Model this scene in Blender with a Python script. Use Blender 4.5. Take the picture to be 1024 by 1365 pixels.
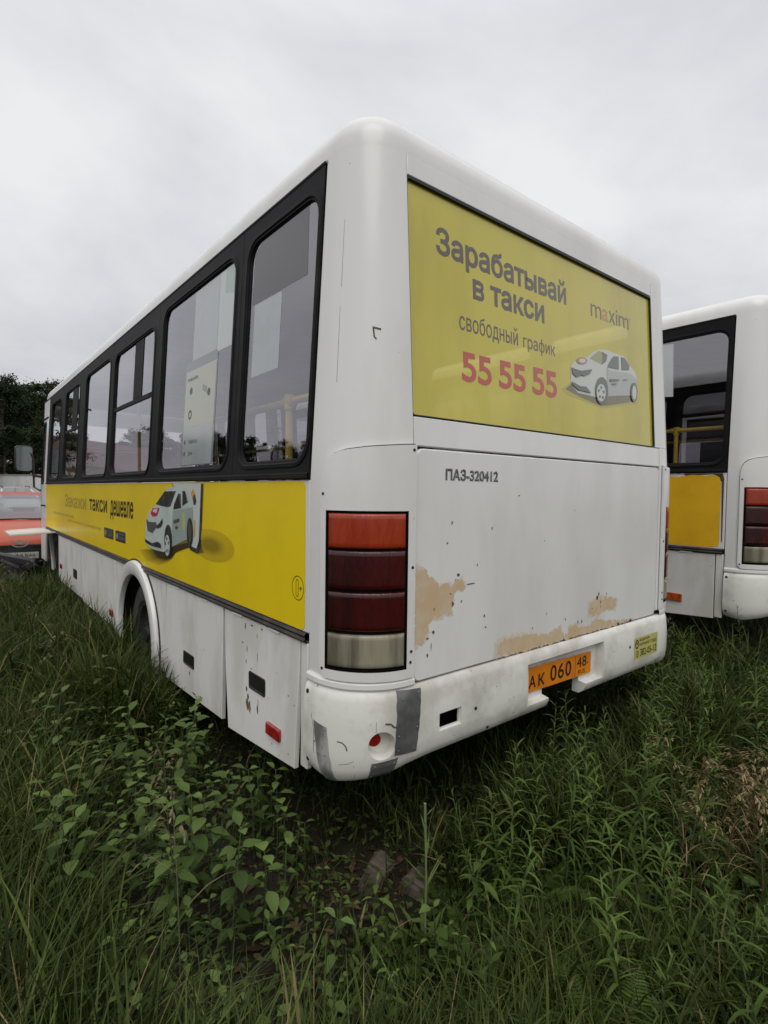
import bpy, bmesh, math, random
import numpy as np
from math import sin, cos, pi, radians
from mathutils import Vector, Matrix, noise
from mathutils.geometry import tessellate_polygon

for _o in list(bpy.data.objects):
    bpy.data.objects.remove(_o, do_unlink=True)
SC = bpy.context.scene
COL = SC.collection

# ------------------------------------------------------------------ camera
cam_d = bpy.data.cameras.new('camera')
cam = bpy.data.objects.new('camera', cam_d)
COL.objects.link(cam)
cam_d.sensor_width = 36.0
cam_d.lens = 36.0 * 720.95 / 1365.0
cam_d.clip_start = 0.05
cam_d.clip_end = 2000.0
_R = ((0.778348422707611, -0.01349485520354359, 0.6276875191937542),
      (-0.6277007948818535, -0.03720906773784183, 0.777564915221083),
      (0.012862541477614134, -0.9992163800504454, -0.03743235052224968))
_C = (-1.0862775767928519, -1.502327792706237, 1.5)
cam.matrix_world = Matrix(((_R[0][0], -_R[0][1], -_R[0][2], _C[0]),
                           (_R[1][0], -_R[1][1], -_R[1][2], _C[1]),
                           (_R[2][0], -_R[2][1], -_R[2][2], _C[2]),
                           (0, 0, 0, 1)))
SC.camera = cam

# ------------------------------------------------------------------ light and exposure
SUN_DIR = Vector((-0.50, -0.62, 1.0)).normalized()      # towards the veiled sun
sun_d = bpy.data.lights.new('sun', 'SUN')
sun_d.energy = 1.0
sun_d.angle = radians(40)
sun_d.color = (1.0, 0.965, 0.92)
sun = bpy.data.objects.new('sun', sun_d)
COL.objects.link(sun)
sun.rotation_euler = SUN_DIR.to_track_quat('Z', 'Y').to_euler()

world = bpy.data.worlds.new('World')
SC.world = world
world.use_nodes = True
wn, wl = world.node_tree.nodes, world.node_tree.links
wn.clear()
def W(t, **k):
    n = wn.new(t)
    for a, b in k.items():
        setattr(n, a, b)
    return n
w_out = W('ShaderNodeOutputWorld')
w_sky = W('ShaderNodeTexSky', sky_type='NISHITA', sun_disc=False)
w_sky.sun_elevation = math.asin(SUN_DIR.z)
w_sky.sun_rotation = math.atan2(SUN_DIR.x, SUN_DIR.y)
w_bg1 = W('ShaderNodeBackground'); w_bg1.inputs[1].default_value = 0.07
wl.new(w_sky.outputs[0], w_bg1.inputs[0])
w_tc = W('ShaderNodeTexCoord')
w_sep = W('ShaderNodeSeparateXYZ'); wl.new(w_tc.outputs['Generated'], w_sep.inputs[0])
w_zc = W('ShaderNodeMath', operation='MAXIMUM'); wl.new(w_sep.outputs[2], w_zc.inputs[0]); w_zc.inputs[1].default_value = 0.0
w_za = W('ShaderNodeMath', operation='ADD'); wl.new(w_zc.outputs[0], w_za.inputs[0]); w_za.inputs[1].default_value = 0.32
w_dx = W('ShaderNodeMath', operation='DIVIDE'); wl.new(w_sep.outputs[0], w_dx.inputs[0]); wl.new(w_za.outputs[0], w_dx.inputs[1])
w_dy = W('ShaderNodeMath', operation='DIVIDE'); wl.new(w_sep.outputs[1], w_dy.inputs[0]); wl.new(w_za.outputs[0], w_dy.inputs[1])
w_cmb = W('ShaderNodeCombineXYZ'); wl.new(w_dx.outputs[0], w_cmb.inputs[0]); wl.new(w_dy.outputs[0], w_cmb.inputs[1])
w_n1 = W('ShaderNodeTexNoise'); w_n1.inputs['Scale'].default_value = 1.15; w_n1.inputs['Detail'].default_value = 7; w_n1.inputs['Roughness'].default_value = 0.55; w_n1.inputs['Distortion'].default_value = 0.25
wl.new(w_cmb.outputs[0], w_n1.inputs['Vector'])
w_rmp = W('ShaderNodeValToRGB')
w_rmp.color_ramp.elements[0].position = 0.26; w_rmp.color_ramp.elements[0].color = (0.565, 0.578, 0.625, 1)
w_rmp.color_ramp.elements[1].position = 0.60; w_rmp.color_ramp.elements[1].color = (0.90, 0.90, 0.915, 1)
wl.new(w_n1.outputs[0], w_rmp.inputs[0])
# an overcast sky is brightest overhead
w_g = W('ShaderNodeMapRange'); w_g.inputs[1].default_value = 0.62; w_g.inputs[2].default_value = 0.95; w_g.inputs[3].default_value = 1.0; w_g.inputs[4].default_value = 1.75
wl.new(w_sep.outputs[2], w_g.inputs[0])
# and duller low down
w_lo = W('ShaderNodeMapRange'); w_lo.inputs[1].default_value = 0.0; w_lo.inputs[2].default_value = 0.42; w_lo.inputs[3].default_value = 0.80; w_lo.inputs[4].default_value = 1.0
wl.new(w_sep.outputs[2], w_lo.inputs[0])
w_gg = W('ShaderNodeMath', operation='MULTIPLY'); wl.new(w_g.outputs[0], w_gg.inputs[0]); wl.new(w_lo.outputs[0], w_gg.inputs[1])
w_mul = W('ShaderNodeVectorMath', operation='SCALE'); wl.new(w_rmp.outputs[0], w_mul.inputs[0]); wl.new(w_gg.outputs[0], w_mul.inputs['Scale'])
w_bg2 = W('ShaderNodeBackground'); w_bg2.inputs[1].default_value = 1.0
wl.new(w_mul.outputs[0], w_bg2.inputs[0])
w_mix = W('ShaderNodeMixShader'); w_mix.inputs[0].default_value = 0.93
wl.new(w_bg1.outputs[0], w_mix.inputs[1]); wl.new(w_bg2.outputs[0], w_mix.inputs[2]); wl.new(w_mix.outputs[0], w_out.inputs[0])

SC.view_settings.view_transform = 'Standard'
SC.view_settings.look = 'None'
SC.view_settings.exposure = 0.0
SC.view_settings.gamma = 1.0
SC.render.engine = 'CYCLES'
SC.cycles.max_bounces = 8
SC.cycles.transparent_max_bounces = 16
SC.cycles.use_denoising = True

# ------------------------------------------------------------------ helpers
def tag(o, label, cat=None, group=None, kind=None):
    if label: o['label'] = label
    if cat: o['category'] = cat
    if group: o['group'] = group
    if kind: o['kind'] = kind
    return o

def empty(name, loc=(0, 0, 0), rz=0.0):
    o = bpy.data.objects.new(name, None)
    COL.objects.link(o)
    o.empty_display_size = 0.2
    o.location = loc
    o.rotation_euler = (0, 0, rz)
    return o

class MB:
    def __init__(s):
        s.v, s.f, s.m = [], [], []
    def add(s, vs, fs, m=0):
        b = len(s.v)
        s.v.extend([tuple(p) for p in vs])
        for f in fs:
            s.f.append([b + i for i in f]); s.m.append(m)
        return b
    def grid(s, rows, m=0, closed=False, skip=None):
        n = len(rows[0]); b = len(s.v)
        for r in rows: s.v.extend([tuple(p) for p in r])
        for i in range(len(rows) - 1):
            for j in range(n if closed else n - 1):
                if skip and skip(i, j): continue
                j2 = (j + 1) % n
                s.f.append([b + i*n + j, b + i*n + j2, b + (i+1)*n + j2, b + (i+1)*n + j]); s.m.append(m)
        return b
    def box(s, c, d, m=0, rot=None):
        x, y, z = [q / 2 for q in d]
        pts = [Vector((a, b_, c_)) for a in (-x, x) for b_ in (-y, y) for c_ in (-z, z)]
        if rot: pts = [rot @ p for p in pts]
        pts = [p + Vector(c) for p in pts]
        s.add(pts, [(0,1,3,2),(4,6,7,5),(0,4,5,1),(2,3,7,6),(0,2,6,4),(1,5,7,3)], m)
    def tube(s, pts, r, n=8, m=0, cap=True):
        pts = [Vector(p) for p in pts]
        rs = r if isinstance(r, (list, tuple)) else [r] * len(pts)
        rows = []; ref = None
        for i, p in enumerate(pts):
            t = (pts[min(i+1, len(pts)-1)] - pts[max(i-1, 0)]).normalized()
            if ref is None:
                ref = t.orthogonal().normalized()
            ref = (ref - t * ref.dot(t)).normalized()
            b = t.cross(ref)
            rows.append([p + (ref * cos(2*pi*k/n) + b * sin(2*pi*k/n)) * rs[i] for k in range(n)])
        b0 = s.grid(rows, m, True)
        if cap:
            s.f.append([b0 + k for k in range(n)][::-1]); s.m.append(m)
            e = b0 + (len(rows)-1)*n
            s.f.append([e + k for k in range(n)]); s.m.append(m)
    def lathe(s, prof, origin, axis, n=32, m=0):
        axis = Vector(axis).normalized(); u = axis.orthogonal().normalized(); w = axis.cross(u); o = Vector(origin)
        rows = [[o + axis*h + (u*cos(2*pi*k/n) + w*sin(2*pi*k/n))*r for k in range(n)] for r, h in prof]
        s.grid(rows, m, True)
    def build(s, name, mats, parent=None, smooth=35):
        me = bpy.data.meshes.new(name)
        me.from_pydata(s.v, [], s.f)
        if not isinstance(mats, (list, tuple)): mats = [mats]
        for mt in mats: me.materials.append(mt)
        if len(mats) > 1: me.polygons.foreach_set('material_index', s.m)
        bm = bmesh.new(); bm.from_mesh(me)
        bmesh.ops.remove_doubles(bm, verts=bm.verts, dist=1e-5)
        bmesh.ops.recalc_face_normals(bm, faces=bm.faces)
        bm.to_mesh(me); bm.free()
        if smooth is not None:
            me.shade_smooth()
            me.set_sharp_from_angle(angle=radians(smooth))
        me.update()
        o = bpy.data.objects.new(name, me)
        COL.objects.link(o)
        if parent: o.parent = parent
        return o

def children(o): return [c for c in bpy.data.objects if c.parent == o]

def copy_tree(o, parent=None, skip=()):
    c = o.copy(); COL.objects.link(c)
    if parent: c.parent = parent
    for ch in children(o):
        if ch.name.split('.')[0] in skip: continue
        copy_tree(ch, c, skip)
    return c

def rrect(a0, a1, b0, b1, r, n=5):
    r = max(min(r, (a1-a0)/2 - 1e-4, (b1-b0)/2 - 1e-4), 1e-4)
    out = []
    for (ca, cb, t0) in ((a1-r, b1-r, 0), (a0+r, b1-r, pi/2), (a0+r, b0+r, pi), (a1-r, b0+r, 1.5*pi)):
        for k in range(n+1):
            t = t0 + pi/2*k/n
            out.append((ca + r*cos(t), cb + r*sin(t)))
    return out

def ring(mb, loops, m=0):
    mb.grid(loops, m, True)

def plate(mb, M, rect, r=0.01, depth=0.02, bev=0.003, d0=0.0, hole=None, hdepth=0.02, m=0, n=5):
    """a panel with rounded corners, chamfered rim and perhaps one opening, laid on a face by M(a, b, inward)"""
    a0, a1, b0, b1 = rect
    L = lambda e, d: [M(a, b, d) for a, b in rrect(a0+e, a1-e, b0+e, b1-e, r - e if r > e else 0.001, n)]
    loops = [L(0, d0+depth), L(0, d0+bev), L(bev, d0)]
    if hole:
        h0, h1, k0, k1, hr = hole
        H = lambda e, d: [M(a, b, d) for a, b in rrect(h0-e, h1+e, k0-e, k1+e, hr+e, n)]
        loops += [H(bev, d0), H(0, d0+bev), H(0, d0+hdepth)]
        ring(mb, loops, m)
    else:
        ring(mb, loops, m)
        f = L(bev, d0); mb.add(f, [list(range(len(f)))], m)

def poly(mb, M, pts, d, m=0):
    tris = tessellate_polygon([[Vector((a, b, 0)) for a, b in pts]])
    mb.add([M(a, b, d) for a, b in pts], [list(t) for t in tris], m)

def earclip(P, holes=()):
    """triangles of an outline (counter-clockwise) with holes (clockwise)"""
    P = list(P)
    for H in sorted(holes, key=lambda H: -max(p[0] for p in H)):
        hi = max(range(len(H)), key=lambda i: H[i][0]); h = H[hi]
        def seg(p, q, a, b):
            o = lambda u, v, w: (v[0]-u[0])*(w[1]-u[1]) - (v[1]-u[1])*(w[0]-u[0])
            return o(p, q, a)*o(p, q, b) < 0 and o(a, b, p)*o(a, b, q) < 0
        best = None
        for i, q in enumerate(P):
            dd = (q[0]-h[0])**2 + (q[1]-h[1])**2
            if best and dd >= best[0]: continue
            if any(seg(h, q, P[j-1], P[j]) for j in range(len(P))) or any(seg(h, q, H[j-1], H[j]) for j in range(len(H))): continue
            best = (dd, i)
        i = best[1] if best else 0
        P = P[:i+1] + H[hi:] + H[:hi+1] + P[i:]
    idx = list(range(len(P))); tris = []
    cr = lambda a, b, c: (b[0]-a[0])*(c[1]-a[1]) - (b[1]-a[1])*(c[0]-a[0])
    guard = 0
    while len(idx) > 3 and guard < 4000:
        guard += 1; done = False
        for k in range(len(idx)):
            i, j, l = idx[k-1], idx[k], idx[(k+1) % len(idx)]
            a, b, c = P[i], P[j], P[l]
            if cr(a, b, c) <= 1e-9: continue
            if any(P[q] not in (a, b, c) and cr(a, b, P[q]) >= 0 and cr(b, c, P[q]) >= 0 and cr(c, a, P[q]) >= 0 for q in idx): continue
            tris.append([i, j, l]); idx.pop(k); done = True; break
        if not done: idx.pop(min(range(len(idx)), key=lambda k: abs(cr(P[idx[k-1]], P[idx[k]], P[idx[(k+1) % len(idx)]]))))
    if len(idx) == 3: tris.append(idx)
    return P, tris

def text(mb, M, s, a0, a1, b0, b1, d, m=0, bold=0.0, extr=0.0, flip=False):
    """lettering: every outline of the font is filled by itself with its own holes, so overlapping strokes stay whole"""
    cu = bpy.data.curves.new('lettering', 'FONT'); cu.body = s
    o = bpy.data.objects.new('lettering', cu); COL.objects.link(o)
    ev = o.evaluated_get(bpy.context.evaluated_depsgraph_get())
    cv = ev.to_curve(bpy.context.evaluated_depsgraph_get())
    cons = []
    for sp in cv.splines:
        bz = sp.bezier_points; P = []
        if len(bz) < 2: continue
        for i in range(len(bz)):
            p, q = bz[i], bz[(i+1) % len(bz)]
            straight = p.handle_right_type == 'VECTOR' and q.handle_left_type == 'VECTOR'
            c0, c1, c2, c3 = p.co, p.handle_right, q.handle_left, q.co
            n = 1 if straight or ((c1-c0).length < 1e-4 and (c2-c3).length < 1e-4) else 5
            for k in range(n):
                t = k/n; w = c0*(1-t)**3 + c1*3*t*(1-t)**2 + c2*3*t*t*(1-t) + c3*t**3; w = (w.x, w.y)
                if not P or math.hypot(w[0]-P[-1][0], w[1]-P[-1][1]) > 0.014: P.append(w)
        if len(P) > 2 and math.hypot(P[0][0]-P[-1][0], P[0][1]-P[-1][1]) < 0.014: P.pop()
        if len(P) > 2: cons.append(P)
    ev.to_curve_clear(); bpy.data.objects.remove(o); bpy.data.curves.remove(cu)
    area = lambda P: 0.5 * sum(P[i][0]*P[(i+1) % len(P)][1] - P[(i+1) % len(P)][0]*P[i][1] for i in range(len(P)))
    def inside(pt, P):
        c = False
        for i in range(len(P)):
            (x1, y1), (x2, y2) = P[i-1], P[i]
            if (y1 > pt[1]) != (y2 > pt[1]) and pt[0] < (x2-x1)*(pt[1]-y1)/(y2-y1)+x1: c = not c
        return c
    def off(P, e):                       # P runs counter-clockwise (holes clockwise): outwards is to the right
        out = []
        for i in range(len(P)):
            p0, p1, p2 = Vector(P[i-1]), Vector(P[i]), Vector(P[(i+1) % len(P)])
            d0, d1 = (p1-p0).normalized(), (p2-p1).normalized(); n0, n1 = Vector((d0.y, -d0.x)), Vector((d1.y, -d1.x))
            k = n0 + n1
            if k.length < 1e-3: k = n0
            k.normalize(); g = e / max(0.5, k.dot(n0))
            if d0.x*d1.y - d0.y*d1.x < -0.25 and min((p1-p0).length, (p2-p1).length) < 2.5*e: g = e*0.15
            out.append(tuple(p1 + k*g))
        return out
    shaped = []
    for P in cons:
        hole = any(Q is not P and area(P)*area(Q) < 0 and all(inside(q, Q) for q in P) for Q in cons)
        if (area(P) > 0) == hole: P = P[::-1]
        shaped.append((off(P, bold) if bold else P, hole))
    allp = [p for P, _ in shaped for p in P]
    x0, x1 = min(p[0] for p in allp), max(p[0] for p in allp); y0, y1 = min(p[1] for p in allp), max(p[1] for p in allp)
    outers = [P for P, f in shaped if not f]; holes = [P for P, f in shaped if f]
    for k, P in enumerate(outers):
        V2, tris = earclip(P, [H for H in holes if inside(H[0], P)])
        V = []
        for x, y in V2:
            u = (x-x0)/(x1-x0); w = (y-y0)/(y1-y0)
            V.append(M(a1 + (a0-a1)*u if flip else a0 + (a1-a0)*u, b0 + (b1-b0)*w, d - extr - 0.00006*(k % 3)))
        mb.add(V, tris, m)

# ------------------------------------------------------------------ materials
def rgb(c): return (c[0], c[1], c[2], 1.0)
def new_mat(name):
    m = bpy.data.materials.new(name); m.use_nodes = True
    nt = m.node_tree; b = nt.nodes['Principled BSDF']
    return m, nt, b
def nd(nt, t, **k):
    n = nt.nodes.new(t)
    for a, b in k.items(): setattr(n, a, b)
    return n
def mat(name, c, rough=0.5, metal=0.0, var=0.0, vscale=8.0, c2=None, spot=None, coat=0.0, bump=0.0, bscale=60.0, spec=0.5, stretch=(1,1,1), thr=(0.45, 0.62)):
    m, nt, b = new_mat(name)
    b.inputs['Base Color'].default_value = rgb(c); b.inputs['Roughness'].default_value = rough; b.inputs['Metallic'].default_value = metal
    b.inputs['Coat Weight'].default_value = coat; b.inputs['Coat Roughness'].default_value = 0.12; b.inputs['Specular IOR Level'].default_value = spec
    if c2 or bump or var:
        tc = nd(nt, 'ShaderNodeTexCoord'); mp = nd(nt, 'ShaderNodeMapping'); mp.inputs['Scale'].default_value = stretch
        nt.links.new(tc.outputs['Object'], mp.inputs[0])
    if c2 or var:
        c2 = c2 or tuple(q * (1 - var) for q in c)
        nz = nd(nt, 'ShaderNodeTexNoise'); nz.inputs['Scale'].default_value = vscale; nz.inputs['Detail'].default_value = 6; nz.inputs['Roughness'].default_value = 0.62
        nt.links.new(mp.outputs[0], nz.inputs['Vector'])
        rp = nd(nt, 'ShaderNodeValToRGB'); rp.color_ramp.elements[0].position = thr[0]; rp.color_ramp.elements[1].position = thr[1]
        rp.color_ramp.elements[0].color = rgb(c); rp.color_ramp.elements[1].color = rgb(c2)
        nt.links.new(nz.outputs[0], rp.inputs[0])
        last = rp.outputs[0]
        if spot:
            n2 = nd(nt, 'ShaderNodeTexNoise'); n2.inputs['Scale'].default_value = spot[1]; n2.inputs['Detail'].default_value = 3
            nt.links.new(tc.outputs['Object'], n2.inputs['Vector'])
            r2 = nd(nt, 'ShaderNodeValToRGB'); r2.color_ramp.elements[0].position = spot[2]; r2.color_ramp.elements[1].position = spot[2] + 0.02
            nt.links.new(n2.outputs[0], r2.inputs[0])
            mx = nd(nt, 'ShaderNodeMix', data_type='RGBA'); nt.links.new(r2.outputs[0], mx.inputs[0]); nt.links.new(last, mx.inputs[6]); mx.inputs[7].default_value = rgb(spot[0])
            last = mx.outputs[2]
        nt.links.new(last, b.inputs['Base Color'])
    if bump:
        n3 = nd(nt, 'ShaderNodeTexNoise'); n3.inputs['Scale'].default_value = bscale; n3.inputs['Detail'].default_value = 4
        nt.links.new(mp.outputs[0], n3.inputs['Vector'])
        bp = nd(nt, 'ShaderNodeBump'); bp.inputs['Strength'].default_value = bump; bp.inputs['Distance'].default_value = 0.01
        nt.links.new(n3.outputs[0], bp.inputs['Height']); nt.links.new(bp.outputs[0], b.inputs['Normal'])
    return m
def glass(name, tint, f0=0.09, rough=0.0):
    m = bpy.data.materials.new(name); m.use_nodes = True; nt = m.node_tree; nt.nodes.clear()
    out = nd(nt, 'ShaderNodeOutputMaterial'); mx = nd(nt, 'ShaderNodeMixShader'); tr = nd(nt, 'ShaderNodeBsdfTransparent'); gl = nd(nt, 'ShaderNodeBsdfGlossy')
    tr.inputs[0].default_value = rgb(tint); gl.inputs['Roughness'].default_value = rough; gl.inputs[0].default_value = (0.93, 0.92, 0.97, 1)
    ge = nd(nt, 'ShaderNodeNewGeometry'); dt = nd(nt, 'ShaderNodeVectorMath', operation='DOT_PRODUCT')
    nt.links.new(ge.outputs['Incoming'], dt.inputs[0]); nt.links.new(ge.outputs['Normal'], dt.inputs[1])
    ab = nd(nt, 'ShaderNodeMath', operation='ABSOLUTE'); nt.links.new(dt.outputs['Value'], ab.inputs[0])
    om = nd(nt, 'ShaderNodeMath', operation='SUBTRACT'); om.inputs[0].default_value = 1.0; nt.links.new(ab.outputs[0], om.inputs[1])
    pw = nd(nt, 'ShaderNodeMath', operation='POWER'); nt.links.new(om.outputs[0], pw.inputs[0]); pw.inputs[1].default_value = 4.0
    ma = nd(nt, 'ShaderNodeMath', operation='MULTIPLY_ADD'); nt.links.new(pw.outputs[0], ma.inputs[0]); ma.inputs[1].default_value = 1 - f0; ma.inputs[2].default_value = f0
    nt.links.new(ma.outputs[0], mx.inputs[0]); nt.links.new(tr.outputs[0], mx.inputs[1]); nt.links.new(gl.outputs[0], mx.inputs[2]); nt.links.new(mx.outputs[0], out.inputs[0])
    return m
def leafmat(name, c1, c2, rough=0.55, trans=0.3, vary=True, straw=None):
    """plant tissue whose tone runs from c1 to c2 by the tone each leaf carries"""
    m, nt, b = new_mat(name)
    at = nd(nt, 'ShaderNodeAttribute', attribute_name='tone')
    rp = nd(nt, 'ShaderNodeValToRGB'); rp.color_ramp.elements[0].color = rgb(c1); rp.color_ramp.elements[1].color = rgb(c2)
    if straw:
        rp.color_ramp.elements[1].position = 0.90; q = rp.color_ramp.elements.new(0.97); q.color = rgb(straw)
    if vary:
        oi = nd(nt, 'ShaderNodeObjectInfo'); ma = nd(nt, 'ShaderNodeMath', operation='MULTIPLY_ADD'); ma.inputs[1].default_value = 0.45; nt.links.new(oi.outputs['Random'], ma.inputs[0])
        sb = nd(nt, 'ShaderNodeMath', operation='SUBTRACT'); nt.links.new(at.outputs['Fac'], sb.inputs[0]); sb.inputs[1].default_value = 0.2; nt.links.new(sb.outputs[0], ma.inputs[2])
        nt.links.new(ma.outputs[0], rp.inputs[0])
    else: nt.links.new(at.outputs['Fac'], rp.inputs[0])
    nt.links.new(rp.outputs[0], b.inputs['Base Color'])
    b.inputs['Roughness'].default_value = rough; b.inputs['Specular IOR Level'].default_value = 0.16
    tl = nd(nt, 'ShaderNodeBsdfTranslucent'); mx = nd(nt, 'ShaderNodeMixShader'); mx.inputs[0].default_value = trans
    nt.links.new(rp.outputs[0], tl.inputs[0]); nt.links.new(b.outputs[0], mx.inputs[1]); nt.links.new(tl.outputs[0], mx.inputs[2])
    nt.links.new(mx.outputs[0], nt.nodes['Material Output'].inputs[0])
    return m

WHITE = mat('white_paint', (0.76, 0.755, 0.73), 0.30, c2=(0.69, 0.68, 0.65), vscale=2.2, stretch=(1, 1, 0.3), spot=((0.30, 0.27, 0.22), 46, 0.765), coat=0.25, bump=0.02, bscale=3)
WHITE_B = mat('white_plastic_bumper', (0.74, 0.73, 0.67), 0.42, c2=(0.53, 0.51, 0.45), vscale=3.5, spot=((0.24, 0.20, 0.15), 60, 0.72), coat=0.1, bump=0.03, bscale=6)
WHITE_S = mat('scuffed_white_panel', (0.72, 0.71, 0.68), 0.42, c2=(0.60, 0.58, 0.53), vscale=4.0, stretch=(1, 1, 0.4), spot=((0.13, 0.09, 0.06), 34, 0.735), bump=0.03, bscale=5)
BLACK_R = mat('black_rubber', (0.012, 0.012, 0.013), 0.42, var=0.4, vscale=5, bump=0.04, bscale=30)
BLACK_F = mat('black_window_frame', (0.007, 0.007, 0.008), 0.55, c2=(0.014, 0.0135, 0.013), vscale=6, stretch=(1, 0.3, 1), spec=0.12)
RAIL = mat('brown_black_moulding', (0.022, 0.017, 0.016), 0.5, c2=(0.05, 0.038, 0.033), vscale=9)
GLASS = glass('tinted_window_glass', (0.78, 0.76, 0.79), 0.22)
GLASS_T = glass('dimming_tinted_glass', (0.34, 0.33, 0.35), 0.15)  # darker tint added on far-side panes to dim the daylight behind them
GLASS_BLACK = mat('filmed_window', (0.03, 0.03, 0.034), 0.08)  # opaque near-black painted in for the darkness seen through the far panes
YEL = mat('yellow_film', (0.84, 0.62, 0.008), 0.34, c2=(0.77, 0.56, 0.010), vscale=1.6, coat=0.15, bump=0.02, bscale=4)
YEL2 = mat('orange_yellow_film', (0.80, 0.46, 0.008), 0.42, c2=(0.72, 0.40, 0.01), vscale=3, bump=0.03, bscale=8)
RYEL = mat('yellow_rear_film', (0.69, 0.59, 0.050), 0.10, c2=(0.58, 0.49, 0.035), vscale=1.8, stretch=(1, 1, 0.3), coat=1.0)
def let_through(m, f):
    nt = m.node_tree; mx = nd(nt, 'ShaderNodeMixShader'); mx.inputs[0].default_value = f; tr = nd(nt, 'ShaderNodeBsdfTransparent'); tr.inputs[0].default_value = (1.0, 0.93, 0.55, 1)
    nt.links.new(nt.nodes['Principled BSDF'].outputs[0], mx.inputs[1]); nt.links.new(tr.outputs[0], mx.inputs[2]); nt.links.new(mx.outputs[0], nt.nodes['Material Output'].inputs[0])
let_through(RYEL, 0.17)
RTXT = mat('faded_brown_lettering', (0.085, 0.055, 0.045), 0.12, coat=0.9)
RRED = mat('faded_red_lettering', (0.46, 0.055, 0.018), 0.12, coat=0.9)
RPINK = mat('faded_orange_letter', (0.45, 0.19, 0.06), 0.12, coat=0.9)
RWHITE = mat('rear_print_white', (0.54, 0.56, 0.51), 0.12, coat=0.9)
RGREY = mat('rear_print_grey', (0.085, 0.09, 0.075), 0.12, coat=0.9)
RGLASSY = mat('rear_print_pane', (0.30, 0.29, 0.10), 0.12, coat=0.9)
RSH1 = mat('rear_print_shadow_deep', (0.15, 0.125, 0.025), 0.12, coat=0.9)
RSH2 = mat('rear_print_shadow_soft', (0.42, 0.36, 0.04), 0.12, coat=0.9)
PTXT = mat('print_dark_brown', (0.030, 0.016, 0.012), 0.35)
PWHITE = mat('print_white', (0.55, 0.58, 0.57), 0.35)
PBODY = mat('print_pale_green_white', (0.54, 0.61, 0.57), 0.35, c2=(0.42, 0.50, 0.46), vscale=5)
PSHADE = mat('print_grey_green', (0.31, 0.37, 0.34), 0.35)
PDARK = mat('print_near_black', (0.014, 0.016, 0.016), 0.35, c2=(0.06, 0.065, 0.06), vscale=14)
PGREY = mat('print_grey', (0.25, 0.27, 0.26), 0.35)
PRED = mat('print_red', (0.50, 0.02, 0.05), 0.35)
PSH3 = mat('print_shadow_faint', (0.44, 0.31, 0.012), 0.35)
PSH2 = mat('print_shadow_mid', (0.20, 0.135, 0.012), 0.35)
PSH1 = mat('print_shadow_core', (0.055, 0.038, 0.012), 0.35)
WASH_FAINT = mat('print_washed_and_faint_line', (0.42, 0.29, 0.03), 0.4)  # first word's wash-out by reflection is put into this ink; small lines are faint
CHROME = mat('grey_badge', (0.30, 0.30, 0.30), 0.35, 0.6, var=0.5, vscale=40)
BADGE_D = mat('badge_edge', (0.06, 0.06, 0.06), 0.5)
LENS_O = mat('orange_red_lens', (0.40, 0.048, 0.010), 0.18, c2=(0.20, 0.012, 0.005), vscale=7, coat=0.25, spec=0.5, thr=(0.35, 0.7), stretch=(1, 1, 0.10), bump=0.35, bscale=130)
LENS_D = mat('dark_red_lens', (0.050, 0.003, 0.003), 0.22, c2=(0.018, 0.002, 0.002), vscale=6, coat=0.25, stretch=(1, 1, 0.10), bump=0.35, bscale=130)
LENS_C = mat('yellowed_clear_lens', (0.30, 0.275, 0.20), 0.22, c2=(0.13, 0.115, 0.082), vscale=9, coat=0.2, stretch=(1, 1, 0.10), bump=0.35, bscale=130)
HOUSE_D = mat('dark_lamp_bowl', (0.010, 0.009, 0.008), 0.9, spec=0.05)
SCREW = mat('dark_screw_hole', (0.015, 0.013, 0.011), 0.6)
RED_R = mat('red_reflector', (0.33, 0.012, 0.010), 0.22, var=0.5, vscale=30, coat=0.6)
ORG_R = mat('orange_reflector', (0.50, 0.09, 0.015), 0.25, var=0.4, vscale=25, coat=0.5)
STEEL = mat('grey_sheet_steel', (0.16, 0.16, 0.155), 0.5, 0.35, c2=(0.10, 0.10, 0.095), vscale=10, bump=0.05, bscale=14)
STEEL_W = mat('grey_sheet_with_white_smears', (0.17, 0.17, 0.165), 0.5, 0.2, c2=(0.46, 0.45, 0.42), vscale=11, stretch=(1, 1, 0.5), bump=0.08, bscale=16)
PEELM = mat('beige_primer', (0.58, 0.42, 0.25), 0.6, c2=(0.60, 0.49, 0.34), vscale=9)
PEELE = mat('primer_edge', (0.66, 0.60, 0.50), 0.5, c2=(0.60, 0.52, 0.40), vscale=12)
CHIP = mat('bare_chip', (0.10, 0.085, 0.065), 0.7, var=0.5, vscale=60)
PLATE_O = mat('orange_plate', (0.72, 0.225, 0.008), 0.35, c2=(0.62, 0.18, 0.01), vscale=6, coat=0.1)
INK = mat('black_ink', (0.018, 0.012, 0.010), 0.45)
STK_Y = mat('pale_yellow_sticker', (0.50, 0.47, 0.13), 0.4, c2=(0.44, 0.42, 0.14), vscale=8)
STK_W = mat('sticker_white', (0.55, 0.55, 0.50), 0.4)
PAPER = mat('white_paper', (0.72, 0.74, 0.76), 0.6, var=0.08, vscale=5)
FILM_D = mat('dark_glossy_sheet', (0.055, 0.048, 0.058), 0.10, spec=0.8)
FILM_L = mat('pale_print_film', (0.40, 0.42, 0.43), 0.16, c2=(0.36, 0.38, 0.38), vscale=3, coat=0.5)
FILM_LL = mat('paler_print_film', (0.50, 0.53, 0.52), 0.16, coat=0.5)
FILM_M = mat('map_print_film', (0.40, 0.41, 0.33), 0.16, c2=(0.44, 0.43, 0.31), vscale=5, coat=0.5)
FILM_G = mat('grey_print_film', (0.19, 0.20, 0.215), 0.16, coat=0.5)
FILM_GR = mat('greenish_print_film', (0.33, 0.42, 0.37), 0.16, coat=0.5)
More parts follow.
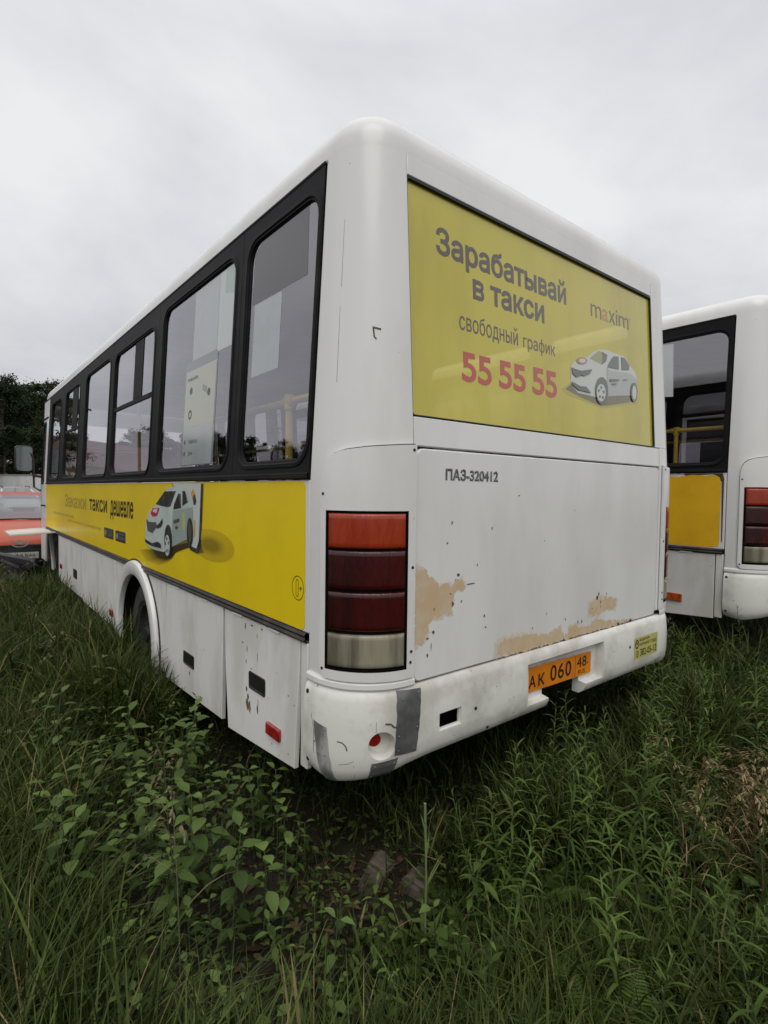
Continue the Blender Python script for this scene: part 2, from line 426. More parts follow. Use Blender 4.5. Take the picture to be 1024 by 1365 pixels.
TYRE = mat('tyre_rubber', (0.022, 0.022, 0.022), 0.75, c2=(0.045, 0.042, 0.036), vscale=9, bump=0.1, bscale=50)
RIM = mat('dull_wheel_rim', (0.05, 0.05, 0.05), 0.55, 0.4, var=0.5, vscale=12)
DARK = mat('dark_underside', (0.012, 0.012, 0.012), 0.8, var=0.5, vscale=8)
INNER = mat('grey_interior_lining', (0.55, 0.54, 0.56), 0.6, var=0.2, vscale=3)
FLOORM = mat('dark_bus_floor', (0.04, 0.04, 0.045), 0.7, var=0.3, vscale=6)
HRAIL = mat('yellow_handrail', (0.66, 0.46, 0.06), 0.35, var=0.15, vscale=9, coat=0.3)

# ------------------------------------------------------------------ the bus
BW, BL, CR = 2.56, 8.55, 0.25                 # width, length, corner radius
def leanS(z): return max(0.0, (z - 1.54) * 0.066 / 1.22)
def leanR(z): return max(0.0, (z - 1.668) * 0.066 / 1.092)
ARC = CR * pi / 2
SX = ARC - CR                                  # path length minus X along the rear face
STOT = 2 * ARC + BW - 2 * CR
def wrap(S, z, out=0.0):
    """a point on the rear wall: S runs from the left side round the corner, along the rear and round the right corner"""
    mir = S > STOT / 2
    if mir: S = STOT - S
    if S < 0: x, y, nx, ny = 0.0, CR - S, -1.0, 0.0
    elif S < ARC:
        p = S / CR; x, y = CR - CR*cos(p), CR - CR*sin(p); nx, ny = -cos(p), -sin(p)
    else: x, y, nx, ny = CR + S - ARC, 0.0, 0.0, -1.0
    q = min(1.0, max(0.0, S/ARC)) * pi/2
    x += leanS(z)*cos(q) + nx*out; y += leanR(z)*sin(q) + ny*out
    return (BW - x if mir else x, y, z)
def ML(a, b, d): return (leanS(b) + d, a, b)
def MRt(a, b, d): return (BW - leanS(b) - d, a, b)
def MR(a, b, d): return (a, leanR(b) + d, b)
def lerp(a, b, t): return a + (b - a) * t
def span(a, b, n): return [a + (b - a) * i / n for i in range(n + 1)]

BPROF = [(0.770, 0.002), (0.758, 0.013), (0.735, 0.020), (0.66, 0.026), (0.56, 0.026), (0.51, 0.020), (0.480, 0.006), (0.462, -0.016)]
def bump_low(S):
    S = min(S, STOT - S)
    ks = [(-0.05, 0.43), (0.0, 0.418), (0.08, 0.408), (0.2, 0.43), (0.39, 0.462), (0.5, 0.468), (9, 0.468)]
    for (s0, z0), (s1, z1) in zip(ks, ks[1:]):
        if S <= s1: return lerp(z0, z1, max(0, (S - s0)/(s1 - s0)))
    return 0.468
def bump_out(z, S=1.0):
    z = 0.770 - (0.770 - z)*0.308/(0.770 - bump_low(S))
    for (z0, o0), (z1, o1) in zip(BPROF, BPROF[1:]):
        if z >= z1: return lerp(o0, o1, min(1, max(0, (z0 - z)/(z0 - z1))))
    return BPROF[-1][1]

WINDOWS = [(0.305, 1.03, 0.352, 0.93, 2.655), (1.03, 2.365, 1.13, 2.225, 2.66), (2.365, 3.665, 2.48, 3.56, 2.615), (3.665, 4.99, 3.79, 4.80, 2.635), (4.99, 6.23, 5.20, 6.03, 2.62), (6.23, 7.45, 6.42, 7.15, 2.62)]

SIDE_ART = {
 'shadow3':[(2.533, 1.078), (2.515, 1.028), (2.375, 0.992), (2.116, 1.004), (1.939, 1.04), (1.802, 1.095), (1.624, 1.134), (1.506, 1.125), (1.417, 1.138), (1.191, 1.187), (1.052, 1.229), (1.191, 1.248), (1.353, 1.279), (1.417, 1.275), (1.624, 1.236), (2.176, 1.149)],
 'shadow2':[(2.515, 1.075), (2.426, 1.017), (2.131, 1.014), (1.967, 1.051), (1.896, 1.099), (1.648, 1.153), (1.518, 1.136), (1.428, 1.141), (1.311, 1.196), (1.29, 1.248), (1.395, 1.26), (1.624, 1.215), (2.177, 1.125)],
 'shadow1':[(2.461, 1.075), (2.34, 1.031), (2.131, 1.033), (1.996, 1.061), (1.91, 1.111), (1.636, 1.171), (1.506, 1.146), (1.439, 1.152), (1.395, 1.204), (1.395, 1.236), (1.624, 1.206), (2.177, 1.11)],
 'phone_edge':[(1.922, 1.534), (1.406, 1.532), (1.444, 1.184), (1.489, 1.141), (1.606, 1.151), (1.624, 1.194), (1.801, 1.356)],
 'phone':[(1.908, 1.534), (1.435, 1.532), (1.467, 1.215), (1.506, 1.168), (1.594, 1.175), (1.624, 1.236), (1.801, 1.356)],
 'face_orange':[(1.593, 1.477), (1.558, 1.503), (1.535, 1.49), (1.523, 1.466), (1.57, 1.44)],
 'face_black':[(1.552, 1.461), (1.523, 1.474), (1.503, 1.433), (1.518, 1.413), (1.546, 1.412), (1.558, 1.436)],
 'body':[(2.505, 1.138), (2.494, 1.257), (2.458, 1.3), (2.423, 1.342), (2.262, 1.392), (2.222, 1.408), (2.127, 1.458), (2.052, 1.491), (1.979, 1.508), (1.8, 1.514), (1.697, 1.504), (1.623, 1.473), (1.576, 1.415), (1.558, 1.357), (1.552, 1.324), (1.564, 1.265), (1.624, 1.215), (1.924, 1.142), (1.967, 1.12), (2.1, 1.093), (2.29, 1.09), (2.46, 1.105)],
 'bodyshade':[(1.909, 1.366), (1.564, 1.399), (1.555, 1.324), (1.57, 1.265), (1.624, 1.215), (1.917, 1.145), (1.923, 1.261)],
 'screen':[(2.262, 1.397), (2.067, 1.484), (1.847, 1.488), (1.951, 1.392), (2.023, 1.385)],
 'fwin':[(1.895, 1.373), (1.881, 1.407), (1.8, 1.475), (1.761, 1.471), (1.755, 1.389)],
 'rwin':[(1.729, 1.402), (1.729, 1.489), (1.685, 1.489), (1.636, 1.426)],
 'logo':[(2.371, 1.334), (2.32, 1.37), (2.174, 1.376), (2.23, 1.32), (2.337, 1.313)],
 'logo2':[(2.329, 1.346), (2.295, 1.365), (2.206, 1.37), (2.238, 1.339)],
 'grille':[(2.476, 1.289), (2.406, 1.272), (2.247, 1.278), (2.239, 1.247), (2.338, 1.201), (2.442, 1.209)],
 'lamp':[(2.255, 1.251), (2.175, 1.274), (2.106, 1.309), (2.106, 1.278), (2.144, 1.252), (2.223, 1.238)],
 'intake':[(2.505, 1.148), (2.339, 1.131), (2.208, 1.151), (2.145, 1.142), (2.138, 1.114), (2.339, 1.111), (2.496, 1.123)],
 'stripe':[(1.733, 1.359), (1.685, 1.365), (1.685, 1.266), (1.733, 1.257)],
 'door1':[(1.882, 1.308), (1.781, 1.327), (1.785, 1.309), (1.882, 1.29)],
 'door2':[(1.855, 1.271), (1.808, 1.28), (1.81, 1.265), (1.848, 1.258)],
 'phone_line':[(1.541, 1.325), (1.518, 1.326), (1.523, 1.235), (1.547, 1.229)],
 'tyre1':[(1.918, 1.179), (1.923, 1.144), (1.936, 1.111), (1.956, 1.086), (1.98, 1.072), (2.006, 1.069), (2.031, 1.079), (2.051, 1.101), (2.064, 1.131), (2.069, 1.167), (2.064, 1.204), (2.05, 1.236), (2.03, 1.261), (2.005, 1.275), (1.979, 1.276), (1.954, 1.266), (1.935, 1.244), (1.923, 1.214)],
 'rim1':[(1.958, 1.148), (1.961, 1.125), (1.97, 1.104), (1.983, 1.088), (1.999, 1.078), (2.016, 1.077), (2.032, 1.083), (2.046, 1.097), (2.054, 1.117), (2.057, 1.14), (2.054, 1.163), (2.045, 1.185), (2.032, 1.201), (2.015, 1.21), (1.998, 1.211), (1.982, 1.204), (1.969, 1.19), (1.961, 1.171)],
 'tyre2':[(1.552, 1.258), (1.555, 1.23), (1.563, 1.205), (1.576, 1.186), (1.592, 1.174), (1.608, 1.173), (1.624, 1.181), (1.637, 1.199), (1.645, 1.223), (1.648, 1.252), (1.645, 1.28), (1.637, 1.306), (1.624, 1.325), (1.608, 1.335), (1.591, 1.336), (1.576, 1.327), (1.563, 1.309), (1.555, 1.285)],
 'rim2':[(1.568, 1.251), (1.569, 1.233), (1.573, 1.218), (1.58, 1.206), (1.587, 1.2), (1.596, 1.199), (1.603, 1.204), (1.61, 1.215), (1.614, 1.23), (1.615, 1.247), (1.614, 1.265), (1.61, 1.28), (1.603, 1.292), (1.595, 1.298), (1.587, 1.299), (1.579, 1.293), (1.573, 1.282), (1.569, 1.268)],
}
REAR_ART = {
 'shade':[(1.697, 2.19), (1.72, 2.175), (1.95, 2.19), (2.028, 2.17), (2.02, 2.085), (1.946, 2.065), (1.70, 2.032), (1.69, 2.08)],
 'shadow2':[(1.261, 2.014), (1.338, 2.052), (1.568, 2.023), (1.694, 2.039), (1.947, 2.075), (2.036, 2.064), (2.023, 2.03), (1.68, 1.966), (1.603, 1.962), (1.42, 1.981), (1.301, 1.991)],
 'shadow1':[(1.294, 2.018), (1.346, 2.048), (1.568, 2.018), (1.694, 2.031), (1.958, 2.069), (2.024, 2.058), (2.001, 2.038), (1.681, 1.978), (1.603, 1.972), (1.439, 1.993)],
 'body':[(1.343, 2.076), (1.346, 2.138), (1.368, 2.161), (1.431, 2.19), (1.494, 2.208), (1.551, 2.243), (1.618, 2.269), (1.697, 2.281), (1.819, 2.278), (1.904, 2.274), (1.945, 2.237), (2.01, 2.209), (2.031, 2.174), (2.02, 2.085), (1.946, 2.065), (1.694, 2.029), (1.673, 2.006), (1.558, 2.012), (1.404, 2.013), (1.346, 2.048)],
 'screen':[(1.526, 2.209), (1.618, 2.264), (1.666, 2.255), (1.684, 2.227), (1.643, 2.193), (1.549, 2.205)],
 'screen2':[(1.647, 2.264), (1.705, 2.256), (1.689, 2.218), (1.643, 2.193), (1.655, 2.233)],
 'fwin':[(1.697, 2.188), (1.745, 2.242), (1.776, 2.261), (1.823, 2.266), (1.823, 2.194)],
 'rwin':[(1.852, 2.268), (1.892, 2.269), (1.94, 2.237), (1.938, 2.209), (1.856, 2.196)],
 'logo':[(1.498, 2.191), (1.494, 2.184), (1.485, 2.177), (1.472, 2.171), (1.456, 2.167), (1.439, 2.164), (1.423, 2.163), (1.41, 2.165), (1.402, 2.169), (1.399, 2.175), (1.402, 2.181), (1.411, 2.188), (1.424, 2.194), (1.44, 2.199), (1.457, 2.201), (1.473, 2.202), (1.487, 2.2), (1.495, 2.196)],
 'logo2':[(1.482, 2.188), (1.48, 2.184), (1.474, 2.18), (1.465, 2.176), (1.455, 2.173), (1.444, 2.171), (1.433, 2.171), (1.425, 2.172), (1.419, 2.174), (1.418, 2.178), (1.42, 2.182), (1.425, 2.186), (1.434, 2.19), (1.445, 2.193), (1.456, 2.194), (1.466, 2.195), (1.475, 2.194), (1.48, 2.192)],
 'grille':[(1.35, 2.134), (1.384, 2.13), (1.432, 2.13), (1.431, 2.103), (1.391, 2.09), (1.357, 2.102)],
 'lamp':[(1.432, 2.128), (1.542, 2.153), (1.517, 2.126), (1.462, 2.105), (1.431, 2.108)],
 'intake':[(1.347, 2.063), (1.424, 2.049), (1.477, 2.054), (1.526, 2.026), (1.405, 2.027), (1.35, 2.049)],
 'tyre1':[(1.695, 2.06), (1.69, 2.033), (1.678, 2.01), (1.66, 1.991), (1.638, 1.98), (1.616, 1.978), (1.597, 1.984), (1.581, 1.998), (1.571, 2.019), (1.569, 2.043), (1.574, 2.069), (1.586, 2.092), (1.603, 2.111), (1.624, 2.123), (1.646, 2.126), (1.666, 2.12), (1.683, 2.106), (1.693, 2.085)],
 'rim1':[(1.667, 2.046), (1.663, 2.029), (1.654, 2.014), (1.642, 2.002), (1.626, 1.995), (1.611, 1.993), (1.596, 1.997), (1.585, 2.006), (1.578, 2.019), (1.576, 2.034), (1.579, 2.051), (1.588, 2.066), (1.6, 2.077), (1.615, 2.085), (1.631, 2.087), (1.646, 2.084), (1.658, 2.075), (1.665, 2.062)],
 'tyre2':[(2.022, 2.093), (2.018, 2.073), (2.011, 2.056), (2.0, 2.042), (1.987, 2.034), (1.974, 2.032), (1.962, 2.037), (1.952, 2.049), (1.947, 2.065), (1.945, 2.083), (1.949, 2.103), (1.956, 2.12), (1.967, 2.134), (1.98, 2.142), (1.993, 2.144), (2.005, 2.139), (2.015, 2.128), (2.021, 2.112)],
 'rim2':[(2.008, 2.088), (2.006, 2.074), (2.001, 2.062), (1.994, 2.052), (1.985, 2.046), (1.977, 2.045), (1.969, 2.049), (1.963, 2.057), (1.959, 2.069), (1.959, 2.082), (1.961, 2.096), (1.966, 2.109), (1.973, 2.119), (1.981, 2.125), (1.99, 2.126), (1.998, 2.122), (2.004, 2.114), (2.007, 2.102)],
 'door1':[(1.719, 2.127), (1.816, 2.138), (1.811, 2.13), (1.718, 2.114)],
 'door2':[(1.738, 2.106), (1.784, 2.112), (1.783, 2.105), (1.737, 2.099)],
 'door3':[(1.864, 2.146), (1.908, 2.151), (1.907, 2.147), (1.864, 2.141)],
}
PEEL = [
  [(0.269, 1.212), (0.331, 1.207), (0.359, 1.164), (0.41, 1.134), (0.476, 1.132), (0.514, 1.155), (0.553, 1.136), (0.554, 1.108), (0.485, 1.094), (0.479, 1.015), (0.427, 1.011), (0.37, 1.009), (0.343, 0.972), (0.364, 0.958), (0.316, 0.92), (0.275, 0.916)] ,
  [(0.764, 0.786), (0.789, 0.852), (0.938, 0.857), (1.143, 0.825), (1.252, 0.847), (1.278, 0.791), (1.323, 0.81), (1.322, 0.837), (1.519, 0.815), (1.569, 0.842), (1.677, 0.813), (1.971, 0.774), (1.521, 0.766), (1.189, 0.76), (0.941, 0.766)] ,
  [(1.503, 0.879), (1.513, 0.933), (1.616, 0.949), (1.67, 0.943), (1.783, 0.923), (1.772, 0.873), (1.674, 0.878), (1.542, 0.863)] ,
]

def ragged(pts, seed, amp=0.012, step=0.012):
    rnd = random.Random(seed); out = []
    for i, p in enumerate(pts):
        q = pts[(i+1) % len(pts)]; L = math.hypot(q[0]-p[0], q[1]-p[1]); n = max(1, int(L/step))
        for k in range(n):
            t = k/n; out.append((lerp(p[0], q[0], t) + rnd.uniform(-amp, amp)*0.8, lerp(p[1], q[1], t) + rnd.uniform(-amp, amp)))
    return out

def boolean(o, cutters):
    for c in cutters:
        md = o.modifiers.new('cut', 'BOOLEAN'); md.operation = 'DIFFERENCE'; md.solver = 'EXACT'; md.object = c
    me = bpy.data.meshes.new_from_object(o.evaluated_get(bpy.context.evaluated_depsgraph_get()))
    o.modifiers.clear(); o.data = me
    me.shade_smooth(); me.set_sharp_from_angle(angle=radians(35))
    for c in cutters: bpy.data.objects.remove(c, do_unlink=True)

def plan(i, fi, z, rr=0.25, rf=0.45, n=8):
    """closed outline of the body at an inset i (front inset fi)"""
    x0, x1, y0, y1 = i, BW - i, i, BL - fi
    rr = max(0.02, min(rr, (x1-x0)/2.01)); rf = max(0.02, min(rf, (x1-x0)/2.01))
    pts = []
    for k in range(13): pts.append((x0, lerp(y1 - rf, y0 + rr, k/12.0), z))
    for k in range(1, n): t = pi/2*k/n; pts.append((x0 + rr - rr*cos(t), y0 + rr - rr*sin(t), z))
    for k in range(9): pts.append((lerp(x0 + rr, x1 - rr, k/8.0), y0, z))
    for k in range(1, n): t = pi/2*k/n; pts.append((x1 - rr + rr*sin(t), y0 + rr - rr*cos(t), z))
    for k in range(13): pts.append((x1, lerp(y0 + rr, y1 - rf, k/12.0), z))
    for k in range(1, n): t = pi/2*k/n; pts.append((x1 - rf + rf*cos(t), y1 - rf + rf*sin(t), z))
    for k in range(9): pts.append((lerp(x1 - rf, x0 + rf, k/8.0), y1, z))
    for k in range(1, n): t = pi/2*k/n; pts.append((x0 + rf - rf*sin(t), y1 - rf + rf*cos(t), z))
    return pts

def tail_light(bus, mirror):
    T = (lambda p: (BW - p[0], p[1], p[2])) if mirror else (lambda p: p)
    s0, s1, l0, l1, z0, z1, b0 = 0.042, 0.412, 0.069, 0.376, 0.842, 1.430, 0.806
    def ztop(S):
        ks = [(0.042, 1.545), (0.05, 1.585), (0.062, 1.612), (0.086, 1.634), (0.13, 1.649), (0.216, 1.660), (0.412, 1.676)]
        for (a, za), (b, zb) in zip(ks, ks[1:]):
            if S <= b: return lerp(za, zb, max(0, (S-a)/(b-a)))
        return ks[-1][1]
    def zbot(S): return b0 + (0.03 * max(0, (0.075 - S)/0.033)**2)
    Ss = [s0, 0.05, 0.060, l0] + span(l0, l1, 14)[1:] + [0.395, s1]
    mb = MB(); rows = []
    zs = [0.0] + [z0] + span(z0, z1, 6)[1:] + [1.0, 1.1, 1.2, 1.3]
    for k in range(len(zs)):
        row = []
        for S in Ss:
            if k == 0: z = zbot(S)
            elif k < 8: z = max(zs[k], zbot(S))
            else: z = lerp(z1, ztop(S), (k - 7)/4.0)
            row.append(T(wrap(S, z, 0.015)))
        rows.append(row)
    il, ir = 3, 3 + 14
    mb.grid(rows, 0, skip=lambda i, j: il <= j < ir and 1 <= i < 7)
    # rim of the moulded panel and the return walls of the lamp opening
    edge = [(S, zbot(S)) for S in Ss] + [(s1, lerp(zbot(s1), ztop(s1), t/8)) for t in range(1, 9)] + [(S, ztop(S)) for S in Ss[::-1]] + [(s0, lerp(ztop(s0), zbot(s0), t/8)) for t in range(1, 9)]
    mb.grid([[T(wrap(S, z, 0.015)) for S, z in edge], [T(wrap(S, z, -0.01)) for S, z in edge]], 0, True)
    op = [(S, z0) for S in span(l0, l1, 14)] + [(l1, z) for z in span(z0, z1, 6)] + [(S, z1) for S in span(l1, l0, 14)] + [(l0, z) for z in span(z1, z0, 6)]
    root = mb.build('lamp_panel', WHITE, bus, 40)
    gp = MB(); cs, cz = (s0+s1)/2, 1.24
    grow = lambda S, z, e: (S + (e if S > cs else -e) * (1 if S in (s0, s1) or S < 0.1 else 0.2), z + (e if z > cz else -e) * (1 if S > 0.06 else 0.5))
    gp.grid([[T(wrap(*grow(S, z, e), 0.0012)) for S, z in edge] for e in (-0.002, 0.0042)], 0, True)
    gp.build('panel_gap', SCREW, root)
    bk = MB(); bk.grid([[T(wrap(S, z, o)) for S, z in op] for o in (0.013, 0.002)], 0, True); bk.grid([[T(wrap(S, z, 0.0025)) for S in span(l0-0.005, l1+0.005, 12)] for z in span(z0-0.005, z1+0.005, 4)])
    bk.build('lamp_bowl', HOUSE_D, root)
    blocks = [(1.293, 1.420, LENS_O), (1.143, 1.285, LENS_D), (0.991, 1.133, LENS_D), (0.856, 0.978, LENS_C)]
    for (a, b, mt) in blocks:
        m_ = MB(); e = 0.007
        S_ = [l0+0.010, l0+0.010] + [l0+0.011+e*0.4, l0+0.011+e] + span(l0+0.03, l1-0.03, 10) + [l1-0.011-e, l1-0.011-e*0.4] + [l1-0.010]*2
        Z_ = [a, a, a+e*0.4, a+e] + span(a+0.02, b-0.02, 4) + [b-e, b-e*0.4, b, b]
        ns, nz = len(S_), len(Z_)
        o_ = lambda i, n: (0.003, 0.012, 0.016, 0.019)[min(i, n-1-i, 3)]
        m_.grid([[T(wrap(S, z, min(o_(i, nz), o_(j, ns)))) for j, S in enumerate(S_)] for i, z in enumerate(Z_)])
        ln = m_.build('lens', mt, root, 50)
        if mt is LENS_O: ln['label'] = 'orange red top lens'
        elif mt is LENS_C: ln['label'] = 'yellowed clear bottom lens'
        else: ln['label'] = 'dark red lens'
        sc = MB()
        for S, z in ((l1-0.022, b-0.018), (l1-0.022, a+0.02), (l0+0.022, a+0.02)):
            p = Vector(T(wrap(S, z, 0.0168))); q = Vector(T(wrap(S, z, 0.0190))); sc.lathe([(0.0, 0.002), (0.0035, 0.002), (0.004, 0.0)], p, q-p, 8)
        sc.build('lens_screw', SCREW, root)
    sc = MB()
    for S, z in ((0.398, 1.655), (0.055, 1.49), (0.398, 1.22), (0.396, 0.905), (0.393, 0.865), (0.056, 0.84)):
        p = Vector(T(wrap(S, z, 0.0145))); q = Vector(T(wrap(S, z, 0.0165))); sc = MB(); sc.lathe([(0.0, 0.002), (0.0055, 0.002), (0.0065, 0.0)], p, q-p, 10); sc.build('panel_screw', SCREW, root)
    # lip under the panel
    lp = MB(); lp.grid([[T(wrap(S, z, o)) for S in span(-0.045, 0.418, 24)] for z, o in ((0.768, -0.01), (0.768, 0.006), (0.778, 0.014), (0.795, 0.013), (0.803, 0.006), (0.803, -0.01))])
    lp.build('lower_lip', WHITE, root)

def wheel(bus, x, y, z, r=0.40, w=0.22, side=-1):
    root = None
    t = MB(); h = w/2
    prof = [(r*0.58, -h*0.8), (r*0.64, -h), (r*0.86, -h*1.02), (r*0.955, -h*0.9), (r*0.985, -h*0.7)]
    for k in range(5):
        c = -h*0.7 + h*1.4*k/4
        prof += [(r, c-0.012), (r, c+0.012), (r*0.972, c+0.013), (r*0.972, c+0.02)]
    prof += [(r*0.955, h*0.9), (r*0.86, h*1.02), (r*0.64, h), (r*0.58, h*0.8)]
    t.lathe(prof, (x, y, z), (1, 0, 0), 48)
    ty = t.build('wheel', TYRE, bus, 30)
    m_ = MB(); d = h * side
    m_.lathe([(r*0.60, d*0.9), (r*0.56, d*0.85), (r*0.50, d*0.5), (r*0.42, d*0.35), (r*0.30, d*0.55), (r*0.16, d*0.6), (r*0.14, d*1.0), (0.0, d*1.02)], (x, y, z), (1, 0, 0), 32)
    for k in range(10):
        a = 2*pi*k/10; m_.lathe([(0.0, d*0.62), (0.012, d*0.62), (0.012, d*0.5)], (x, y + 0.28*r*cos(a), z + 0.28*r*sin(a)), (1, 0, 0), 6)
    m_.build('rim', RIM, ty, 30)
    return ty

def make_bus():
    bus = empty('bus')
    # --- roof with the headers it carries
    m = MB(); rings = []
    for i, z in ((0.068, 2.762), (0.069, 2.81), (0.078, 2.850), (0.098, 2.886), (0.142, 2.914), (0.225, 2.935), (0.40, 2.952), (0.75, 2.966), (1.15, 2.972)):
        rings.append(plan(i, 0.30 + (i-0.068)*1.5, z, max(0.06, 0.25 - i), 0.45 if i < 0.4 else 0.3))
    ring(m, rings); m.f.append(list(range(len(m.v) - len(rings[0]), len(m.v)))); m.m.append(0)
    roof = m.build('roof', WHITE, bus, 60)
    m = MB(); m.grid([[ML(a, z, o) for a in span(0.30, 8.0, 30)] for z, o in ((2.757, 0.0), (2.757, -0.006), (2.766, -0.007), (2.774, -0.001))])
    m.build('rain_gutter', BLACK_F, roof)
    # --- rounded rear corner pillars
    for mir in (False, True):
        T = (lambda p: (BW-p[0], p[1], p[2])) if mir else (lambda p: p)
        m = MB()
        for zs, e in (((span(0.80, 1.54, 4) + span(1.54, 2.764, 12)[1:], 0.014),) if not mir else ((span(0.80, 1.54, 4) + span(1.54, 1.7845, 3)[1:], (BW - 2.259 + SX - ARC) if mir else 0.014), (span(1.786, 2.764, 10), (BW - 2.2055 + SX - ARC) if mir else 0.014))):
            Ss = [-0.049] + span(-0.045, ARC, 20) + span(ARC, ARC + e, 3)[1:] + [ARC + e + 0.0012]
            m.grid([[T(wrap(S, z, (-0.03 if j in (0, len(Ss)-1) else 0.0))) for j, S in enumerate(Ss)] for z in zs])
        m.build('corner_pillar', WHITE, bus, 50)
        if not mir:
            # an old chip and scratches in the paint
            s_ = MB()
            for pts in ([(0.232, 2.098), (0.268, 2.092), (0.268, 2.084), (0.240, 2.089), (0.243, 2.062), (0.252, 2.052), (0.246, 2.050), (0.237, 2.060)],):
                b = s_.add([wrap(S, z, 0.0006) for S, z in pts], []); tr = tessellate_polygon([[Vector((a, b_, 0)) for a, b_ in pts]])
                for q in tr: s_.f.append([b+i for i in q]); s_.m.append(0)
            for (S, za, zb) in ((0.085, 1.9, 2.18), (0.090, 2.25, 2.5)):
                s_.add([wrap(S, za, 0.0006), wrap(S+0.0015, za, 0.0006), wrap(S+0.004, zb, 0.0006), wrap(S+0.003, zb, 0.0006)], [(0, 1, 2, 3)])
            s_.build('paint_chip', CHIP, bus)
        tail_light(bus, mir)
    # --- rear wall
    m = MB(); plate(m, MR, (0.268, 2.203, 2.688, 2.764), 0.002, 0.03, 0.003); m.build('rear_header', WHITE, bus)
    m = MB(); plate(m, MR, (0.270, 2.255, 1.672, 1.783), 0.004, 0.03, 0.004); m.build('rear_sill', WHITE, bus)
    m = MB(); plate(m, MR, (0.262, 2.208, 1.786, 2.685), 0.004, 0.03, 0.003, hole=(0.269, 2.201, 1.791, 2.674, 0.010), hdepth=0.02)
    win = m.build('rear_window', BLACK_R, bus)
    m = MB(); plate(m, MR, (0.266, 2.204, 1.789, 2.677), 0.012, 0.004, 0.001, d0=0.013)
    m.build('window_film', RYEL, win)
    # --- engine hatch
    m = MB(); plate(m, MR, (0.420-SX+0.001, 2.253, 0.776, 1.665), 0.035, 0.03, 0.005, d0=0.0)
    hatch = m.build('engine_hatch', WHITE, bus)
    # --- bumper
    Sb = [-0.042] + span(-0.03, ARC, 16) + span(ARC, STOT - ARC, 16)[1:] + span(STOT - ARC, STOT + 0.03, 16)[1:] + [STOT + 0.042]
    m = MB(); rows = []
    prof = BPROF + [(0.462, -0.055), (0.60, -0.055), (0.770, -0.055)]
    for z, o in prof:
        rows.append([wrap(S, (0.770 - (0.770 - z)*(0.770 - bump_low(S))/(0.770-0.462)), o) for S in Sb])
    b0 = m.grid(rows + [rows[0]])
    n = len(Sb); k = len(prof)
    m.f.append([i*n for i in range(k)]); m.m.append(0); m.f.append([i*n + n-1 for i in range(k)][::-1]); m.m.append(0)
    bumper = m.build('bumper', WHITE_B, bus)
    cuts = []
    def cutbox(x0, x1, y0, y1, z0, z1, tap=0.0):
        q = MB(); v = []
        for y, e in ((y0, tap), (y1, 0)):
            v += [(x0-e, y, z0-e), (x1+e, y, z0-e), (x1+e, y, z1+e), (x0-e, y, z1+e)]
        q.add(v, [(0, 1, 2, 3), (7, 6, 5, 4), (0, 4, 5, 1), (1, 5, 6, 2), (2, 6, 7, 3), (3, 7, 4, 0)])
        cuts.append(q.build('cutter', WHITE_B, None, None))
    cutbox(0.972, 1.622, -0.06, 0.022, 0.532, 0.712, 0.012)
    cutbox(1.145, 1.452, -0.08, 0.12, 0.30, 0.556, 0.012)
    cutbox(0.400, 0.520, -0.06, -0.016, 0.568, 0.634, 0.010)
    cutbox(0.404, 0.516, -0.06, 0.12, 0.572, 0.630)
    cutbox(0.33, 0.60, -0.008, 0.12, 0.505, 0.690)
    p0 = Vector(wrap(0.283, 0.573, 0.0)); nrm = (Vector(wrap(0.283, 0.573, 0.1)) - p0).normalized()
    q = MB(); q.lathe([(0.0, 0.08), (0.062, 0.08), (0.052, 0.02), (0.047, 0.01), (0.043, -0.03), (0.0, -0.03)], p0, nrm, 28)
    cuts.append(q.build('cutter', WHITE_B, None, None))
    boolean(bumper, cuts)
    q = MB(); q.lathe([(0.0, -0.026), (0.026, -0.027), (0.027, -0.032), (0.0, -0.032)], p0 + Vector((-0.016, 0.010, 0.002)), nrm, 24); q.build('rear_reflector', RED_R, bumper)
    q = MB()
    for x, z in ((0.608, 0.607), (1.905, 0.640), (0.70, 0.50)):
        q = MB(); q.lathe([(0.0, 0.003), (0.007, 0.003), (0.009, 0.0)], (x, -bump_out(z)+0.0005, z), (0, -1, 0), 12); q.build('bolt', SCREW, bumper)
    for S, z in ((-0.022, 0.732), (-0.020, 0.47)):
        a = Vector(wrap(S, z, bump_out(z, S)-0.0005)); b = Vector(wrap(S, z, bump_out(z, S)+0.1)); q = MB(); q.lathe([(0.0, 0.003), (0.008, 0.003), (0.010, 0.0)], a, b-a, 12); q.build('bolt', SCREW, bumper)
    # cracks, scrapes
    q = MB()
    def crack(pts, w=0.0022):
        for (s0, z0), (s1, z1) in zip(pts, pts[1:]):
            L = math.hypot(s1-s0, z1-z0); nx, nz = -(z1-z0)/L*w/2, (s1-s0)/L*w/2
            f = lambda s, z: wrap(s, z, bump_out(z, s) + 0.0012)
            q.add([f(s0-nx, z0-nz), f(s0+nx, z0+nz), f(s1+nx, z1+nz), f(s1-nx, z1-nz)], [(0, 1, 2, 3)])
    crack([(0.130, 0.585), (0.150, 0.583), (0.162, 0.570), (0.166, 0.555)], 0.004); crack([(0.135, 0.497), (0.165, 0.505), (0.188, 0.518)], 0.0014)
    crack([(0.292, 0.655), (0.312, 0.652), (0.322, 0.640), (0.333, 0.636)], 0.006); crack([(0.262, 0.665), (0.262, 0.625)], 0.0012); crack([(0.188, 0.50), (0.190, 0.45)], 0.0014); crack([(0.012, 0.66), (0.03, 0.60), (0.028, 0.52), (0.04, 0.43)], 0.0018)
    q.build('crack', CHIP, bumper)
